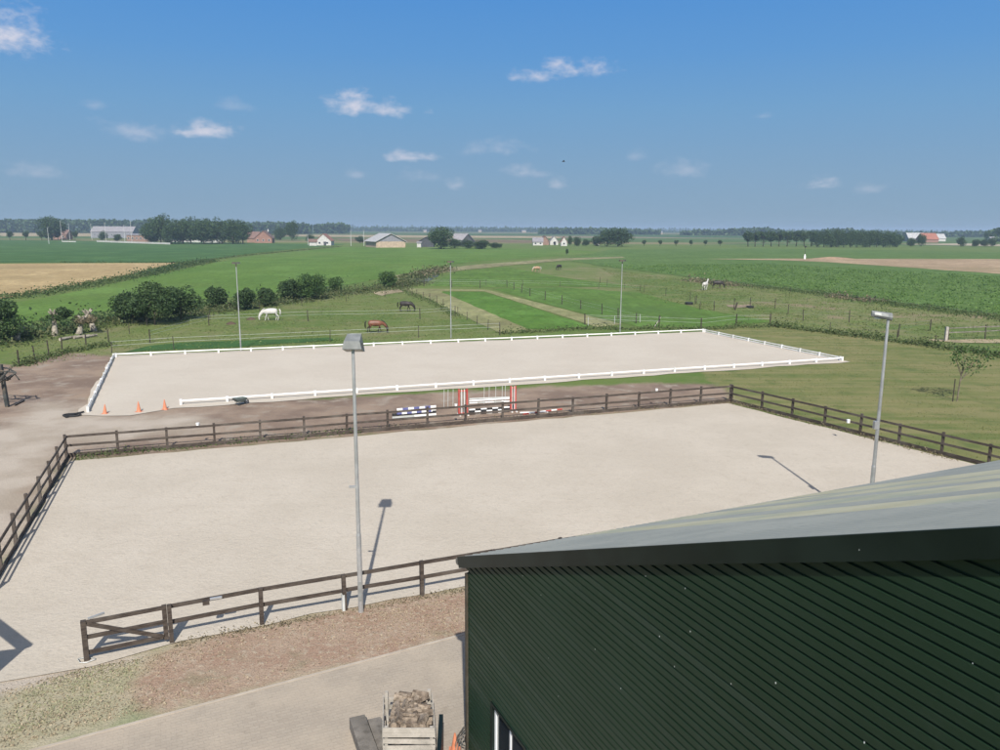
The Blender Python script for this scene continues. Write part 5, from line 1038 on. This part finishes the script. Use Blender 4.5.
growth('fence_weeds', [(360, 431), (500, 419.5), (640, 408.5), (729, 402)], .5, 2200, .09, .2, 'dry_weeds', 'dry weeds along the foot of the back arena fence')
growth('fence_weeds', [(731, 402.5), (785, 417), (848, 432), (960, 462)], .5, 1800, .09, .2, 'dry_weeds', 'dry weeds along the foot of the lawn side fence')
growth('fence_weeds', [(172, 645.5), (262, 628), (347, 612), (466, 590)], .35, 1200, .06, .12, 'dry_weeds', 'dry grass along the foot of the near fence')

def scatter(name, poly, n, leaf, hgt, mat, label):
    """small leaf clumps strewn over a plot of ground"""
    pts = np.array([(p.x, p.y) for p in pp(*poly)]); lo, hi = pts.min(0), pts.max(0); q = rng.uniform(lo, hi, (n*4, 2)); q = q[sdf(q, pts) < -.05]
    k = np.sin(q[:, 0]*.7+np.sin(q[:, 1]*.5)*2)*np.sin(q[:, 1]*.9)+rng.normal(size=len(q))*.6; q = q[k > .1][:n]
    o = bpy.data.objects.new(name, leaf_mesh(name, np.column_stack([q, np.abs(rng.normal(size=len(q)))*hgt]), leaf, M[mat])); COL.objects.link(o); tag(o, label, 'plants', None, 'stuff')
M['straw'] = leafmat('dry grass stems', (.30, .245, .165), (.44, .37, .26))
M['lawn_tuft'] = leafmat('lawn tufts', (.13, .16, .05), (.21, .21, .085))
M['pale_tuft'] = leafmat('pale green tufts', (.27, .29, .17), (.38, .37, .23))
M['meadow_tuft'] = leafmat('meadow tufts', (.105, .165, .048), (.19, .215, .075))
scatter('dry_grass', [(0, 690), (82, 668), (150, 655), (466, 594), (466, 630), (200, 696), (30, 744), (-40, 760)], 9000, .055, .02, 'straw', 'dry straw coloured grass on the verge')
scatter('green_tufts', [(20, 690), (82, 668), (145, 657), (130, 690), (60, 720), (0, 740)], 1800, .05, .012, 'pale_tuft', 'green grass tufts on the left end of the verge')
scatter('lawn_tufts', [(705, 375), (845, 365), (705, 333), (770, 327), (900, 343), (1080, 366), (1200, 480), (975, 462), (735, 401)], 15000, .075, .01, 'lawn_tuft', 'short uneven grass of the mown lawn')
scatter('paddock_tufts', [(20, 366), (112, 356), (500, 337), (425, 294), (385, 292), (200, 316), (0, 345)], 20000, .14, .03, 'meadow_tuft', 'short uneven grass of the horse paddock')
scatter('pasture_tufts', [(600, 268), (690, 280), (860, 300), (1000, 320), (1150, 345), (1000, 352), (770, 323), (650, 300)], 24000, .19, .04, 'meadow_tuft', 'grazed tussocks of the rough pasture')
scatter('crop_rows', [(690, 276), (600, 266), (760, 264), (1000, 277), (1200, 300), (1200, 345), (1000, 315), (860, 298), (780, 288)], 36000, .32, .16, 'beet', 'leafy crop plants of the big green field')
